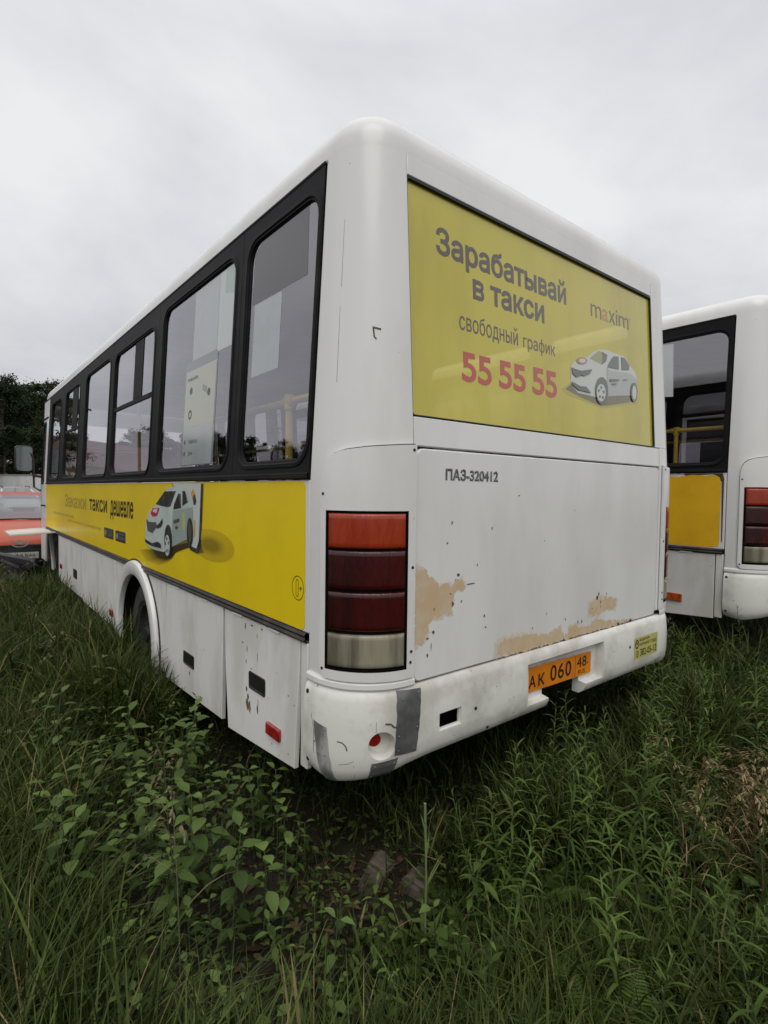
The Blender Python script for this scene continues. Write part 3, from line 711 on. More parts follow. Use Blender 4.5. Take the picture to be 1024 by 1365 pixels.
    def patch(c, mt, rivets):
        m_ = MB(); tl, tr, br, bl = c; rr = random.Random(3)
        f = lambda u, w, o: (lambda S, z: wrap(S, z, bump_out(z, S) + o))(lerp(lerp(tl[0], tr[0], u), lerp(bl[0], br[0], u), w), lerp(lerp(tl[1], tr[1], u), lerp(bl[1], br[1], u), w))
        wob = [[(rr.uniform(-0.02, 0.02)) for _ in range(2)] for _ in range(15)]
        U = lambda u, j: u + (wob[j][0] if u == 0 else wob[j][1] if u == 1 else 0)
        m_.grid([[f(U(u, j), w, 0.0028) for u in span(0, 1, 5)] for j, w in enumerate(span(0, 1, 14))])
        for k, u in enumerate((0.0, 1.0)): m_.grid([[f(U(u, j), w, 0.0028) for j, w in enumerate(span(0, 1, 14))], [f(U(u, j), w, -0.001) for j, w in enumerate(span(0, 1, 14))]])
        o = m_.build('steel_patch', mt, bumper)
        for u, w in rivets:
            v = MB()
            a = Vector(f(u, w, 0.0025)); b = Vector(f(u, w, 0.02)); v.lathe([(0.0, 0.0028), (0.0028, 0.0022), (0.004, 0.0)], a, b-a, 8); v.build('rivet', CHROME, o)
    patch(((0.338, 0.766), (0.446, 0.758), (0.420, 0.524), (0.326, 0.532)), STEEL, [(0.2, 0.13), (0.9, 0.06), (0.9, 0.6), (0.12, 0.7), (0.15, 0.93), (0.85, 0.93)])
    patch(((0.249, 0.510), (0.340, 0.522), (0.328, 0.449), (0.236, 0.440)), STEEL, [(0.15, 0.2), (0.9, 0.25), (0.1, 0.85)])
    patch(((0.030, 0.640), (0.088, 0.628), (0.116, 0.415), (0.060, 0.410)), STEEL_W, [(0.1, 0.06), (0.85, 0.06), (0.7, 0.5), (0.2, 0.5), (0.3, 0.93)])
    # --- side windows, left and right
    for side, M in ((0, ML), (1, MRt)):
        for wi, (y0, y1, g0, g1, zt) in enumerate(WINDOWS):
            zb = 1.625; m = MB(); g0 -= 0.012; g1 += 0.026; zt += 0.006
            plate(m, M, (y0+0.0008, y1-0.0008, 1.545, 2.757), 0.003, 0.03, 0.002, d0=-0.004, hole=(g0, g1, zb, zt, 0.085), hdepth=0.03)
            for e0, e1, dd in ((0.040, 0.018, -0.010),):
                L = lambda e, d, r: [M(a, b, d) for a, b in rrect(g0-e, g1+e, zb-e, zt+e, r, 5)]
                ring(m, [L(0.032, -0.003, 0.117), L(0.029, -0.009, 0.114), L(0.015, -0.010, 0.100), L(0.008, -0.005, 0.093), L(0.004, 0.000, 0.089), L(-0.003, 0.004, 0.082), L(-0.006, 0.010, 0.079)])
            m.grid([[M(a, z, o) for a in (y0, y1)] for z, o in ((1.548, -0.003), (1.552, -0.012), (1.566, -0.012), (1.572, -0.004))])
            fr = m.build('side_window', BLACK_F, bus)
            m = MB(); L = [M(a, b, 0.007) for a, b in rrect(g0-0.002, g1+0.002, zb-0.002, zt+0.002, 0.087, 5)]
            m.add(L, [list(range(len(L)))]); m.build('pane', GLASS if side == 0 or wi < 3 else GLASS_T, fr)
            if wi in (2, 4):
                ya, yb = ((2.765, 3.00), None, (5.34, 5.66))[wi-2]
                m = MB(); plate(m, M, (g0+0.002, g1-0.002, 2.146, 2.182), 0.004, 0.02, 0.003, d0=0.0); plate(m, M, (ya, yb, 2.183, zt-0.002), 0.004, 0.014, 0.003, d0=0.003)
                plate(m, M, (g0+0.01, g0+0.09, 2.166, 2.172), 0.002, 0.006, 0.001, d0=-0.004)
                m.build('sliding_vent', BLACK_F, fr)
    # --- waist: the flat panels the adverts are stuck on, moulding, skirts
    for side, M in ((0, ML), (1, MRt)):
        m = MB(); plate(m, M, (0.303, 7.475, 0.944, 1.541), 0.004, 0.02, 0.003, d0=0.001); m.build('waist_panel', WHITE, bus)
        m = MB(); m.grid([[M(a, z, o) for a in (0.312, 2.0, 4.0, 6.0, 7.475)] for z, o in ((0.943, 0.01), (0.943, -0.008), (0.934, -0.013), (0.924, -0.008), (0.914, -0.013), (0.905, -0.008), (0.903, 0.012))])
        m.build('rub_moulding', RAIL, bus)
        # wheel arch with its white flange; the skirt round it
        cy, cz = 2.77, 0.40
        angs = [radians(a) for a in span(-14, 194, 44)]
        m = MB(); m.grid([[M(cy + r_*cos(t), cz + r_*sin(t), o) for t in angs] for r_, o in ((0.455, 0.012), (0.455, -0.004), (0.463, -0.024), (0.485, -0.032), (0.535, -0.034), (0.556, -0.028), (0.566, -0.008), (0.566, 0.01))])
        m.build('wheel_arch', WHITE, bus, 45)
        m = MB(); m.grid([[M(cy + r_*cos(t), cz + r_*sin(t), o) for t in angs] for r_, o in ((0.567, 0.004), (0.568, -0.004), (0.578, -0.004), (0.578, 0.004))])
        m.build('arch_seal', BLACK_R, bus)
        m = MB(); m.grid([[M(cy + 0.50*cos(t), cz + 0.50*sin(t), o) for t in angs] for o in (0.03, 0.48)]); tt = [M(cy + 0.50*cos(t), cz + 0.50*sin(t), 0.48) for t in angs]; m.add(tt, [list(range(len(tt)))])
        m.build('wheel_well', DARK, bus)
        m = MB()
        for lo, hi in ((2.075, 2.77), (2.77, 3.40)):
            ys = span(lo, hi, 22); ctop = lambda y: cz + math.sqrt(max(0, 0.556**2 - (y-cy)**2)) if abs(y-cy) < 0.556 else 0.30
            bot = [min(0.901, max(ctop(y), 0.30 if y < cy else 0.32)) for y in ys]
            m.grid([[M(y, 0.901, 0.004) for y in ys], [M(y, b, 0.004) for y, b in zip(ys, bot)], [M(y, b, 0.024) for y, b in zip(ys, bot)]])
        m.build('skirt_panel', WHITE_S, bus)
        m = MB(); plate(m, M, (0.305, 0.358, 0.40, 0.902), 0.008, 0.02, 0.004, d0=0.0); m.build('skirt_post', WHITE_S, bus)
        wheel(bus, M(0, 0, 0.17)[0], 2.77, 0.40, side=-1 if side == 0 else 1)
        # forward skirts
        for y0, y1, zb in ((3.408, 4.83, 0.315), (4.84, 6.40, 0.335)):
            m = MB(); plate(m, M, (y0, y1, zb, 0.899), 0.01, 0.02, 0.004, d0=0.0); o = m.build('skirt_panel', WHITE_S, bus)
        wheel(bus, M(0, 0, 0.20)[0], 6.95, 0.40, side=-1 if side == 0 else 1)
        m = MB(); plate(m, M, (7.50, 8.02, 0.44, 0.90), 0.02, 0.02, 0.004, d0=0.0); m.build('skirt_panel', WHITE_S, bus)
        # driver's door with its window
        m = MB(); plate(m, M, (7.48, 8.02, 0.905, 2.757), 0.01, 0.03, 0.004, d0=0.0, hole=(7.70, 7.96, 1.56, 2.44, 0.05), hdepth=0.03); dr = m.build('cab_door', WHITE, bus)
        m = MB(); L = [M(a, b, 0.018) for a, b in rrect(7.69, 7.97, 1.55, 2.45, 0.05, 5)]; m.add(L, [list(range(len(L)))]); m.build('pane', GLASS, dr)
        m = MB(); plate(m, M, (7.55, 8.00, 2.49, 2.512), 0.004, 0.012, 0.002, d0=-0.010); plate(m, M, (7.685, 7.975, 1.545, 2.455), 0.06, 0.016, 0.003, d0=-0.006, hole=(7.712, 7.948, 1.572, 2.428, 0.045), hdepth=0.02); m.build('door_seal', BLACK_F, dr)
        m = MB(); m.tube([M(7.56, 1.24, -0.002), M(7.56, 1.24, -0.035), M(7.67, 1.24, -0.035), M(7.67, 1.24, -0.002)], 0.012); m.build('door_handle', BLACK_R, dr)
    # --- front end
    fpath = []
    for k in range(7): t = pi/2*k/6; fpath.append((0.45 - 0.45*cos(t), 8.02 + 0.45*sin(t)))
    fpath += [(x, 8.47 + 0.05*sin(pi*(x-0.45)/1.57)) for x in span(0.45, BW-0.45, 6)[1:-1]]
    for k in range(7): t = pi/2*(6-k)/6; fpath.append((BW - 0.45 + 0.45*cos(t), 8.02 + 0.45*sin(t)))
    def fp(p, z, d=0.0):
        x, y = p; s = leanS(z); x = x + s*(1 - 2*x/BW); back = (0.0 if z < 1.3 else (z-1.3)*0.13)*max(0, (y-8.02)/0.45)
        return (lerp(x, BW/2, d*0.8), y - back - d, z)
    m = MB(); m.grid([[fp(p, z) for p in fpath] for z in span(0.42, 1.30, 4)]); m.grid([[fp(p, z) for p in fpath] for z in (2.5, 2.6, 2.70, 2.765)])
    for sl_ in (slice(0, 4), slice(-4, None)): m.grid([[fp(p, z) for p in fpath[sl_]] for z in span(1.30, 2.50, 5)])
    m.build('front_panel', WHITE, bus, 50)
    m = MB(); m.grid([[fp(p, z, 0.004) for p in fpath[3:-3]] for z in span(1.295, 2.505, 5)]); m.build('windscreen', GLASS, bus)
    for x in (0.42, BW-0.42):
        m = MB(); m.lathe([(0.0, 0.03), (0.07, 0.026), (0.095, 0.01), (0.10, -0.03)], (x, 8.45, 0.80), (0, 1, 0), 20); m.build('headlight', LENS_C, bus)
    # mirror on its arm
    m = MB(); R_ = Matrix.Rotation(radians(12), 3, 'Z'); L = rrect(-0.115, 0.115, 1.735, 2.135, 0.05, 5)
    q = lambda e, y: [tuple(R_ @ Vector((a*e, y, 0)) + Vector((-0.17, 8.42, 1.935 + (b-1.935)*e))) for a, b in L]
    ring(m, [q(0.95, -0.02), q(1.0, -0.01), q(1.0, 0.03), q(0.75, 0.09), q(0.3, 0.11)]); m.f.append(list(range(len(m.v)-len(L), len(m.v)))); m.m.append(0)
    mir_ = m.build('mirror', BLACK_R, bus)
    m = MB(); f = q(0.93, -0.021); m.add(f, [list(range(len(f)))]); m.build('mirror_glass', mat('mirror_glass', (0.25, 0.27, 0.28), 0.15, 0.6), mir_)
    m = MB(); m.tube([(0.02, 8.25, 1.45), (-0.045, 8.40, 1.50), (-0.05, 8.42, 1.95), (-0.10, 8.43, 2.05)], 0.014); m.tube([(0.03, 8.2, 1.66), (-0.05, 8.41, 1.68)], 0.02); m.build('mirror_arm', BLACK_R, mir_)
    # --- inside
    m = MB(); m.box((BW/2, 4.25, 0.87), (BW-0.1, 8.1, 0.04)); m.build('bus_floor', FLOORM, bus)
    m = MB(); m.box((BW/2, 4.2, 2.735), (BW-0.26, 7.7, 0.012)); m.build('ceiling_lining', INNER, bus)
    m = MB(); m.box((BW/2, 0.62, 1.12), (BW-0.3, 1.0, 0.46)); m.build('engine_cover', INNER, bus)
    m = MB(); m.box((BW/2, 4.2, 0.62), (1.3, 7.9, 0.42)); m.box((BW/2, 0.58, 0.63), (2.1, 0.98, 0.24)); m.build('chassis', DARK, bus)
    for x_ in (0.075, BW-0.075): m = MB(); m.box((x_, 1.20, 0.64), (0.01, 1.72, 0.50)); m.build('gap_dark_sheet', DARK, bus)  # dark sheet added behind the flaps so the gaps between them stay black
    m = MB(); m.tube([(0.16, 0.12, 1.915), (0.16, 1.75, 1.915)], 0.0165, 10); m.tube([(0.16, 0.755, 0.9), (0.16, 0.755, 1.915)], 0.0175, 10); m.tube([(0.16, 0.755, 1.875), (0.16, 0.755, 1.945)], 0.024, 10); m.tube([(0.16, 0.715, 1.915), (0.16, 0.795, 1.915)], 0.023, 10)
    m.build('handrail', HRAIL, bus)
    m = MB(); m.tube([(1.9, 0.5, 1.98), (1.9, 6.5, 1.98)], 0.016, 8); m.tube([(1.9, 2.4, 0.9), (1.9, 2.4, 2.7)], 0.0165, 8); m.tube([(0.5, 4.6, 0.9), (0.5, 4.6, 2.7)], 0.0165, 8); m.build('handrail', HRAIL, bus)
    return bus

bus = make_bus()
tag(bus, 'white bus with yellow taxi advert on its rear window and orange number plate', 'bus')
ONLY = []
def part(o, *labels):
    ONLY.append(o); return o

# what the second bus of the same build does not share is put on after it has been copied
bus2 = copy_tree(bus, None, skip=('paint_chip', 'steel_patch', 'crack', 'front_panel'))
bus2.location = (3.635, -0.195, 0.14)
tag(bus2, 'second white bus parked alongside, with a plain orange-yellow film on its side', 'bus')

# --- only on the near bus
hatch = [c for c in children(bus) if c.name.startswith('engine_hatch')][0]
bumper = [c for c in children(bus) if c.name.startswith('bumper')][0]
rwin = [c for c in children(bus) if c.name.startswith('rear_window')][0]
wins = [c for c in children(bus) if c.name.startswith('side_window')]
wins = sorted(wins, key=lambda o: (o.data.vertices[0].co.x > 1.2, o.data.vertices[0].co.y))

m = MB()
for i, pts in enumerate(PEEL):
    cx_, cz_ = sum(p[0] for p in pts)/len(pts), sum(p[1] for p in pts)/len(pts)
    k1, k2 = ((1.10, 1.10), (1.05, 1.35), (1.10, 1.3))[i]
    poly(m, MR, ragged([(max(0.283, cx_ + (x-cx_)*k1), max(0.781, cz_ + (z-cz_)*k2)) for x, z in pts], i+9, 0.010), -0.0006, 1)
    poly(m, MR, ragged([(max(0.283, x), max(0.781, z)) for x, z in pts], i), -0.0009)
m.build('bare_primer', [PEELM, PEELE], hatch)
m = MB(); rr = random.Random(11)
for x, z, w, h in ((0.515, 1.168, 0.02, 0.016), (0.50, 1.15, 0.01, 0.006), (0.590, 1.125, 0.05, 0.008), (0.38, 0.955, 0.016, 0.022), (0.35, 0.935, 0.02, 0.01), (1.585, 0.955, 0.03, 0.03), (1.60, 0.972, 0.012, 0.022), (1.68, 0.965, 0.008, 0.016), (1.44, 0.848, 0.012, 0.02), (1.405, 0.85, 0.01, 0.02), (0.475, 1.38, 0.008, 0.016), (0.45, 1.30, 0.012, 0.008), (0.72, 1.35, 0.009, 0.016), (0.90, 1.49, 0.016, 0.006), (0.63, 1.20, 0.006, 0.02), (0.68, 0.98, 0.01, 0.016), (0.69, 0.93, 0.012, 0.007), (0.37, 0.90, 0.004, 0.04), (1.02, 0.875, 0.01, 0.01), (1.13, 0.93, 0.006, 0.012), (1.29, 0.88, 0.008, 0.014), (1.10, 1.28, 0.006, 0.01), (1.35, 1.42, 0.006, 0.008), (0.35, 0.87, 0.01, 0.02)):
    poly(m, MR, [(x + w/2*cos(t)*rr.uniform(0.5, 1.1), z + h/2*sin(t)*rr.uniform(0.5, 1.1)) for t in [2*pi*k/9 for k in range(9)]], -0.0014)
m.build('paint_chip', CHIP, hatch)
m = MB(); rr = random.Random(19)
for k in range(14):
    x, z = rr.choice([(rr.uniform(0.29, 0.40), rr.uniform(0.94, 1.18)), (rr.uniform(0.85, 1.85), rr.uniform(0.784, 0.83)), (rr.uniform(1.52, 1.75), rr.uniform(0.88, 0.93)), (rr.uniform(0.42, 0.55), rr.uniform(1.0, 1.13))]); w = rr.uniform(0.004, 0.016); hh = w*rr.uniform(0.5, 2.2)
    poly(m, MR, [(x + w/2*cos(t)*rr.uniform(0.4, 1.2), z + hh/2*sin(t)*rr.uniform(0.4, 1.2)) for t in [2*pi*q/8 for q in range(8)]], -0.00115, 0)
m.build('rust_pit', mat('brown_rust', (0.33, 0.20, 0.10), 0.85, var=0.6, vscale=60), hatch)
m = MB(); text(m, MR, 'ПАЗ-320412', 0.434, 0.752, 1.548, 1.594, -0.0012, 0, bold=0.035); b = m.build('badge', BADGE_D, hatch)
m = MB(); text(m, MR, 'ПАЗ-320412', 0.436, 0.750, 1.551, 1.595, -0.003, 0, bold=-0.004); m.build('badge_face', CHROME, b)

# rear advert: letters and printed car on the film, under its glossy surface
m = MB(); D = 0.0122
for s, a0, a1, b0, b1, mt, bo in (('Зарабатывай', 0.421, 1.323, 2.412, 2.554, 0, 0.026), ('в такси', 0.631, 1.133, 2.308, 2.395, 0, 0.026), ('свободный', 0.543, 0.925, 2.150, 2.243, 0, 0.0), ('график', 0.965, 1.216, 2.150, 2.228, 0, 0.0),
                              ('55', 0.551, 0.737, 1.955, 2.078, 1, 0.028), ('55', 0.785, 0.975, 1.958, 2.081, 1, 0.028), ('55', 1.025, 1.222, 1.961, 2.088, 1, 0.028),
                              ('m', 1.551, 1.655, 2.437, 2.502, 0, -0.006), ('a', 1.664, 1.728, 2.437, 2.502, 2, 0.012), ('x', 1.735, 1.800, 2.439, 2.502, 0, -0.006), ('i', 1.812, 1.826, 2.439, 2.524, 0, 0.0), ('m', 1.842, 1.952, 2.441, 2.504, 0, -0.006)):
    text(m, MR, s, a0, a1, b0, b1, D, mt, bold=bo)
poly(m, MR, [(1.966 + 0.007*cos(t), 2.505 + 0.007*sin(t)) for t in [2*pi*k/10 for k in range(10)]], D, 2)
m.build('advert_lettering', [RTXT, RRED, RPINK], rwin, None)
m = MB(); D = 0.0126
for k, mt in (('shadow2', 4), ('shadow1', 3), ('body', 0), ('screen', 2), ('screen2', 1), ('shade', 6), ('fwin', 1), ('rwin', 1), ('logo', 5), ('logo2', 0), ('grille', 1), ('lamp', 1), ('intake', 1), ('tyre1', 1), ('rim1', 0), ('tyre2', 1), ('rim2', 0), ('door1', 1), ('door2', 1), ('door3', 1)):
    poly(m, MR, REAR_ART[k], D, mt); D -= 0.0004
for k in range(5):
    t = 2*pi*k/5 + 0.3; poly(m, MR, [(1.622 + 0.026*cos(t) + 0.008*cos(q), 2.040 + 0.028*sin(t) + 0.008*sin(q)) for q in (0, 1.2, 2.4, 3.6, 4.8)], D, 1)
m.build('printed_car', [RWHITE, RGREY, RGLASSY, RSH1, RSH2, RPINK, mat('rear_print_half_tone', (0.38, 0.40, 0.36), 0.12, coat=0.9)], rwin, None)

# side advert
m = MB(); plate(m, ML, (0.330, 7.468, 0.948, 1.538), 0.03, 0.0015, 0.0005, d0=-0.001); ad = m.build('side_advert', YEL, bus)
m = MB(); D = -0.0018
text(m, ML, 'Закажи', 4.62, 5.87, 1.275, 1.428, D, 3, bold=0.02, flip=True); text(m, ML, 'такси', 3.70, 4.46, 1.280, 1.395, D, 0, bold=0.02, flip=True); text(m, ML, 'дешевле', 2.842, 3.58, 1.235, 1.400, D, 0, bold=0.02, flip=True)
text(m, ML, 'приложение', 5.3, 6.8, 1.15, 1.19, D, 3, flip=True); text(m, ML, 'для вашего телефона', 3.95, 5.7, 1.105, 1.145, D, 3, flip=True)
for a0, a1, s1, s2 in ((3.470, 3.815, 'Доступно в', 'Google Play'), (3.075, 3.400, 'Загрузите в', 'App Store')):
    plate(m, ML, (a0, a1, 1.064, 1.152), 0.012, 0.0006, 0.0002, d0=D, m=1)
    text(m, ML, s1, a0+0.03, a1-0.12, 1.122, 1.138, D-0.0006, 2, flip=True); text(m, ML, s2, a0+0.03, a1-0.12, 1.078, 1.112, D-0.0006, 2, flip=True)
    poly(m, ML, [(a1-0.06+0.032*cos(t), 1.107+0.026*sin(t)) for t in [2*pi*k/12 for k in range(12)]], D-0.0006, 2)
m.build('advert_lettering', [PTXT, PDARK, PGREY, WASH_FAINT], ad, None)
m = MB(); D = -0.0018
SH = SIDE_ART['shadow1']; cxs, czs = sum(p[0] for p in SH)/len(SH), sum(p[1] for p in SH)/len(SH)
NS = 9
for k in range(NS):
    f = 1.38 - 0.55*k/(NS-1)
    q = [(cxs - 0.03 + (p[0]-cxs)*f, czs + (p[1]-czs)*(f if p[1] < czs else f*1.0)) for p in SH]
    poly(m, ML, q, D, 11 + k); D -= 0.0002
    q = [(1.30 + (0.30 - 0.024*k)*cos(t), 1.205 + (0.085 - 0.007*k)*sin(t)) for t in [2*pi*j/28 for j in range(28)]]
    poly(m, ML, q, D, 11 + max(0, k-3)); D -= 0.0002
for k, mt in (('phone_edge', 2), ('phone', 0), ('phone_line', 5), ('face_orange', 5), ('face_black', 2), ('body', 1), ('bodyshade', 9), ('stripe', 10), ('screen', 2), ('fwin', 2), ('rwin', 2), ('logo', 4), ('logo2', 0), ('grille', 3), ('lamp', 2), ('intake', 2), ('tyre1', 2), ('rim1', 1), ('tyre2', 2), ('rim2', 3), ('door1', 3), ('door2', 3)):
    poly(m, ML, SIDE_ART[k], D, mt); D -= 0.0003
for k in range(5):
    t = 2*pi*k/5 + 0.2; poly(m, ML, [(2.008 + 0.030*cos(t) + 0.010*cos(q), 1.144 + 0.042*sin(t) + 0.014*sin(q)) for q in (0, 1.2, 2.4, 3.6, 4.8)], D, 2)
m.build('printed_car', [PWHITE, PBODY, PDARK, mat('print_mid_grey', (0.075, 0.085, 0.08), 0.35), PRED, mat('print_orange', (0.62, 0.33, 0.01), 0.35), PSH3, PSH2, PSH1, PSHADE, mat('print_pale_yellow', (0.45, 0.45, 0.20), 0.35)] + [mat('print_shadow_step', tuple(lerp(a_, b_, (k/(NS-1))**1.2) for a_, b_ in zip((0.60, 0.425, 0.011), (0.045, 0.030, 0.010))), 0.35) for k in range(NS)], ad, None)
m = MB(); D = -0.0018
C_ = lambda r0, r1: [[ML(0.384 + r*0.95*cos(t), 1.111 + r*sin(t), D) for t in [2*pi*k/32 for k in range(32)]] for r in (r0, r1)]
ring(m, C_(0.0495, 0.0465))
L1 = rrect(0.379, 0.399, 1.076, 1.146, 0.01); L2 = rrect(0.3815, 0.3965, 1.079, 1.143, 0.008); ring(m, [[ML(a, b_, D) for a, b_ in L1], [ML(a, b_, D) for a, b_ in L2]])
for r_ in ((0.353, 0.371, 1.110, 1.1135), (0.360, 0.364, 1.103, 1.120)): poly(m, ML, [(r_[0], r_[2]), (r_[1], r_[2]), (r_[1], r_[3]), (r_[0], r_[3])], D)
m.build('age_mark', PTXT, ad, None)
# lower edge of the film dips round the arch, white repair at its rear corner
# prints on the second window, paper and a dark sheet on the last one
m = MB(); D = 0.0064
for pts, mt, dd in (([(1.34, 2.20), (1.705, 2.20), (1.705, 2.652), (1.34, 2.652)], 0, 0.0), ([(1.138, 2.235), (1.338, 2.235), (1.338, 2.652), (1.17, 2.652), (1.138, 2.61)], 1, 0.0), ([(1.145, 2.50), (1.262, 2.53), (1.262, 2.652), (1.17, 2.652), (1.145, 2.62)], 4, 0.0003),
                    (rrect(1.315, 1.815, 1.55, 2.252, 0.03), 3, 0.0004), ([(1.340, 1.642), (1.808, 1.642), (1.792, 2.195), (1.325, 2.195)], 0, 0.0007), ([(1.332, 1.86), (1.797, 1.86), (1.790, 2.190), (1.328, 2.190)], 2, 0.0010),
                    ([(1.45, 2.03), (1.52, 2.06), (1.52, 2.09), (1.45, 2.07)], 3, 0.0013)):
    pts = [(a, max(b_, 1.637)) for a, b_ in pts]; poly(m, ML, pts, D - dd, mt)
for y, z in ((1.70, 2.075), (1.42, 2.035)): poly(m, ML, [(y + 0.022*cos(t), z + 0.022*sin(t)) for t in [2*pi*k/10 for k in range(10)]], D - 0.0016, 5)
ring(m, [[ML(1.70 + r*cos(t), 1.935 + r*sin(t), D-0.0016) for t in [2*pi*k/16 for k in range(16)]] for r in (0.028, 0.016)], 5)
text(m, ML, 'maxim', 1.60, 1.765, 2.135, 2.160, D-0.0016, 5, flip=True); text(m, ML, 'Работа', 1.565, 1.70, 1.765, 1.79, D-0.0016, 5, flip=True); text(m, ML, 'Дом', 1.63, 1.70, 1.695, 1.72, D-0.0016, 5, flip=True)
for z in (1.767, 1.697): poly(m, ML, [(1.755, z), (1.775, z), (1.775, z+0.024), (1.755, z+0.024)], D-0.0016, 5)
m.build('window_print', [FILM_L, FILM_LL, FILM_M, FILM_G, FILM_GR, mat('print_soft_black', (0.06, 0.06, 0.06), 0.3)], wins[1], None)
m = MB(); poly(m, ML, [(0.415, 2.368), (0.925, 2.372), (0.918, 2.61), (0.86, 2.65), (0.43, 2.652)], 0.0064); m.build('sun_film', FILM_D, wins[0], None)
m = MB(); poly(m, ML, [(0.625, 2.030), (0.893, 2.026), (0.893, 2.366), (0.625, 2.362)], 0.0064); m.build('paper_sheet', FILM_L, wins[0], None)

# flaps of the skirt: the last one hangs open a little at its foot
def flap(name, y0, y1, zb0, zb1, tilt, parent, handle, warp=0.0):
    root = None
    def M(a, b, d):
        q = (0.901 - b); a -= warp*((a - y0)/(y1 - y0))*max(0, q/0.55)**1.3
        return (d + 0.0 - q*sin(tilt), a, 0.901 - q*cos(tilt))
    m = MB(); n = 14; ys = span(y0, y1, n); bot = [lerp(zb0, zb1, i/n) for i in range(n+1)]
    rows = []
    for d_, e in ((0.022, 0.0), (0.004, 0.0), (0.0, 0.004)):
        yy = [min(max(y, y0+e), y1-e) for y in ys]
        rows.append([M(y, 0.900-e, d_) for y in yy] + [M(y1-e, lerp(0.900-e, bot[-1]+e, t/6), d_) for t in range(1, 6)] + [M(y, b+e, d_) for y, b in zip(yy[::-1], bot[::-1])] + [M(y0+e, lerp(bot[0]+e, 0.900-e, t/6), d_) for t in range(1, 6)])
    ring(m, rows); f = rows[-1]; m.add(f, [list(range(len(f)))])
    o = m.build(name, WHITE_S, parent)
    h = MB(); a0, a1, b0, b1 = handle
    plate(h, M, (a0, a1, b0, b1), 0.012, 0.004, 0.002, d0=-0.004, hole=(a0+0.012, a1-0.012, b0+0.01, b1-0.01, 0.006), hdepth=0.004); plate(h, M, (a0+0.01, a1-0.01, b0+0.008, b1-0.008), 0.006, 0.002, 0.0005, d0=-0.0012); h.build('latch', BLACK_R, o)
    h = MB()
    for t in (0.22, 0.72): h = MB(); plate(h, M, (lerp(y0, y1, t), lerp(y0, y1, t)+0.10, 0.892, 0.908), 0.004, 0.02, 0.003, d0=-0.006); h.build('hinge', WHITE, o)
    return o, M
f1, M1 = flap('skirt_flap', 0.366, 1.118, 0.388, 0.330, radians(2.8), bus, (0.655, 0.828, 0.590, 0.668), 0.105)
f1['label'] = 'rear skirt flap hanging slightly open, rusty below its latch'
f2, M2 = flap('skirt_flap', 1.146, 2.060, 0.320, 0.285, radians(0.6), bus, (1.545, 1.720, 0.468, 0.545))
m = MB(); plate(m, M1, (0.492, 0.626, 0.452, 0.503), 0.008, 0.012, 0.004, d0=-0.013); m.build('side_reflector', RED_R, f1)
m = MB(); rr = random.Random(5)
def blot(M, y, z, w, h, mi): poly(m, M, [(y + w/2*cos(t)*rr.uniform(0.55, 1.1), z + h/2*sin(t)*rr.uniform(0.55, 1.1)) for t in [2*pi*k/10 for k in range(10)]], -0.0009, mi)
for y, z, w, h in ((0.858, 0.575, 0.018, 0.028), (0.842, 0.548, 0.022, 0.03), (0.85, 0.512, 0.026, 0.038), (0.822, 0.522, 0.016, 0.03), (0.838, 0.50, 0.012, 0.022), (0.735, 0.520, 0.018, 0.042), (0.73, 0.55, 0.007, 0.03), (0.86, 0.70, 0.01, 0.02), (0.85, 0.76, 0.008, 0.03), (0.805, 0.68, 0.016, 0.008), (0.74, 0.75, 0.006, 0.05), (0.745, 0.84, 0.006, 0.03), (0.87, 0.86, 0.01, 0.04), (0.80, 0.876, 0.03, 0.01), (0.70, 0.878, 0.02, 0.012), (0.58, 0.42, 0.01, 0.01), (0.44, 0.66, 0.012, 0.008), (0.42, 0.43, 0.01, 0.008), (0.62, 0.60, 0.008, 0.006)): blot(M1, y, z, w, h, 0)
for y, z, w, h in ((0.852, 0.51, 0.045, 0.06), (0.825, 0.50, 0.03, 0.06)): blot(lambda a, b_, d: M1(a, b_, d+0.0004), y, z, w, h, 1)
m.build('rust_spot', [CHIP, mat('rust_stain', (0.24, 0.13, 0.05), 0.8)], f1, None)
m = MB()
for y, z, w, h in ((1.62, 0.430, 0.018, 0.034), (1.40, 0.62, 0.012, 0.006), (1.9, 0.5, 0.008, 0.006), (1.75, 0.7, 0.006, 0.01)): blot(M2, y, z, w, h, 0)
m.build('rust_spot', CHIP, f2, None)
# forward skirt details
fs = [c for c in children(bus) if c.name.startswith('skirt_panel')]
m = MB(); plate(m, ML, (5.15, 5.36, 0.50, 0.60), 0.012, 0.01, 0.002, d0=-0.004); m.build('latch', BLACK_R, bus)
for r_ in ((3.50, 3.60, 0.40, 0.46), (6.12, 6.24, 0.50, 0.56)): m = MB(); plate(m, ML, r_, 0.008, 0.014, 0.004, d0=-0.012); m.build('side_reflector', RED_R, bus)
# raised flap and stay over the front wheel
m = MB(); F = lambda a, b, d: (-a, b, 0.915 - 0.05*a + d - 0.02*(b - 6.62)*0)
plate(m, F, (-0.02, 0.50, 6.55, 7.44), 0.03, 0.022, 0.004); o = m.build('wheel_flap', WHITE_S, bus); o['label'] = 'flap over the front wheel propped up level'
m = MB(); m.tube([(0.03, 7.20, 0.90), (0.02, 6.95, 0.40)], 0.028, 8); m.tube([(-0.02, 7.08, 0.92), (0.0, 6.85, 0.40)], 0.010, 8); m.build('flap_stay', WHITE_S, o)

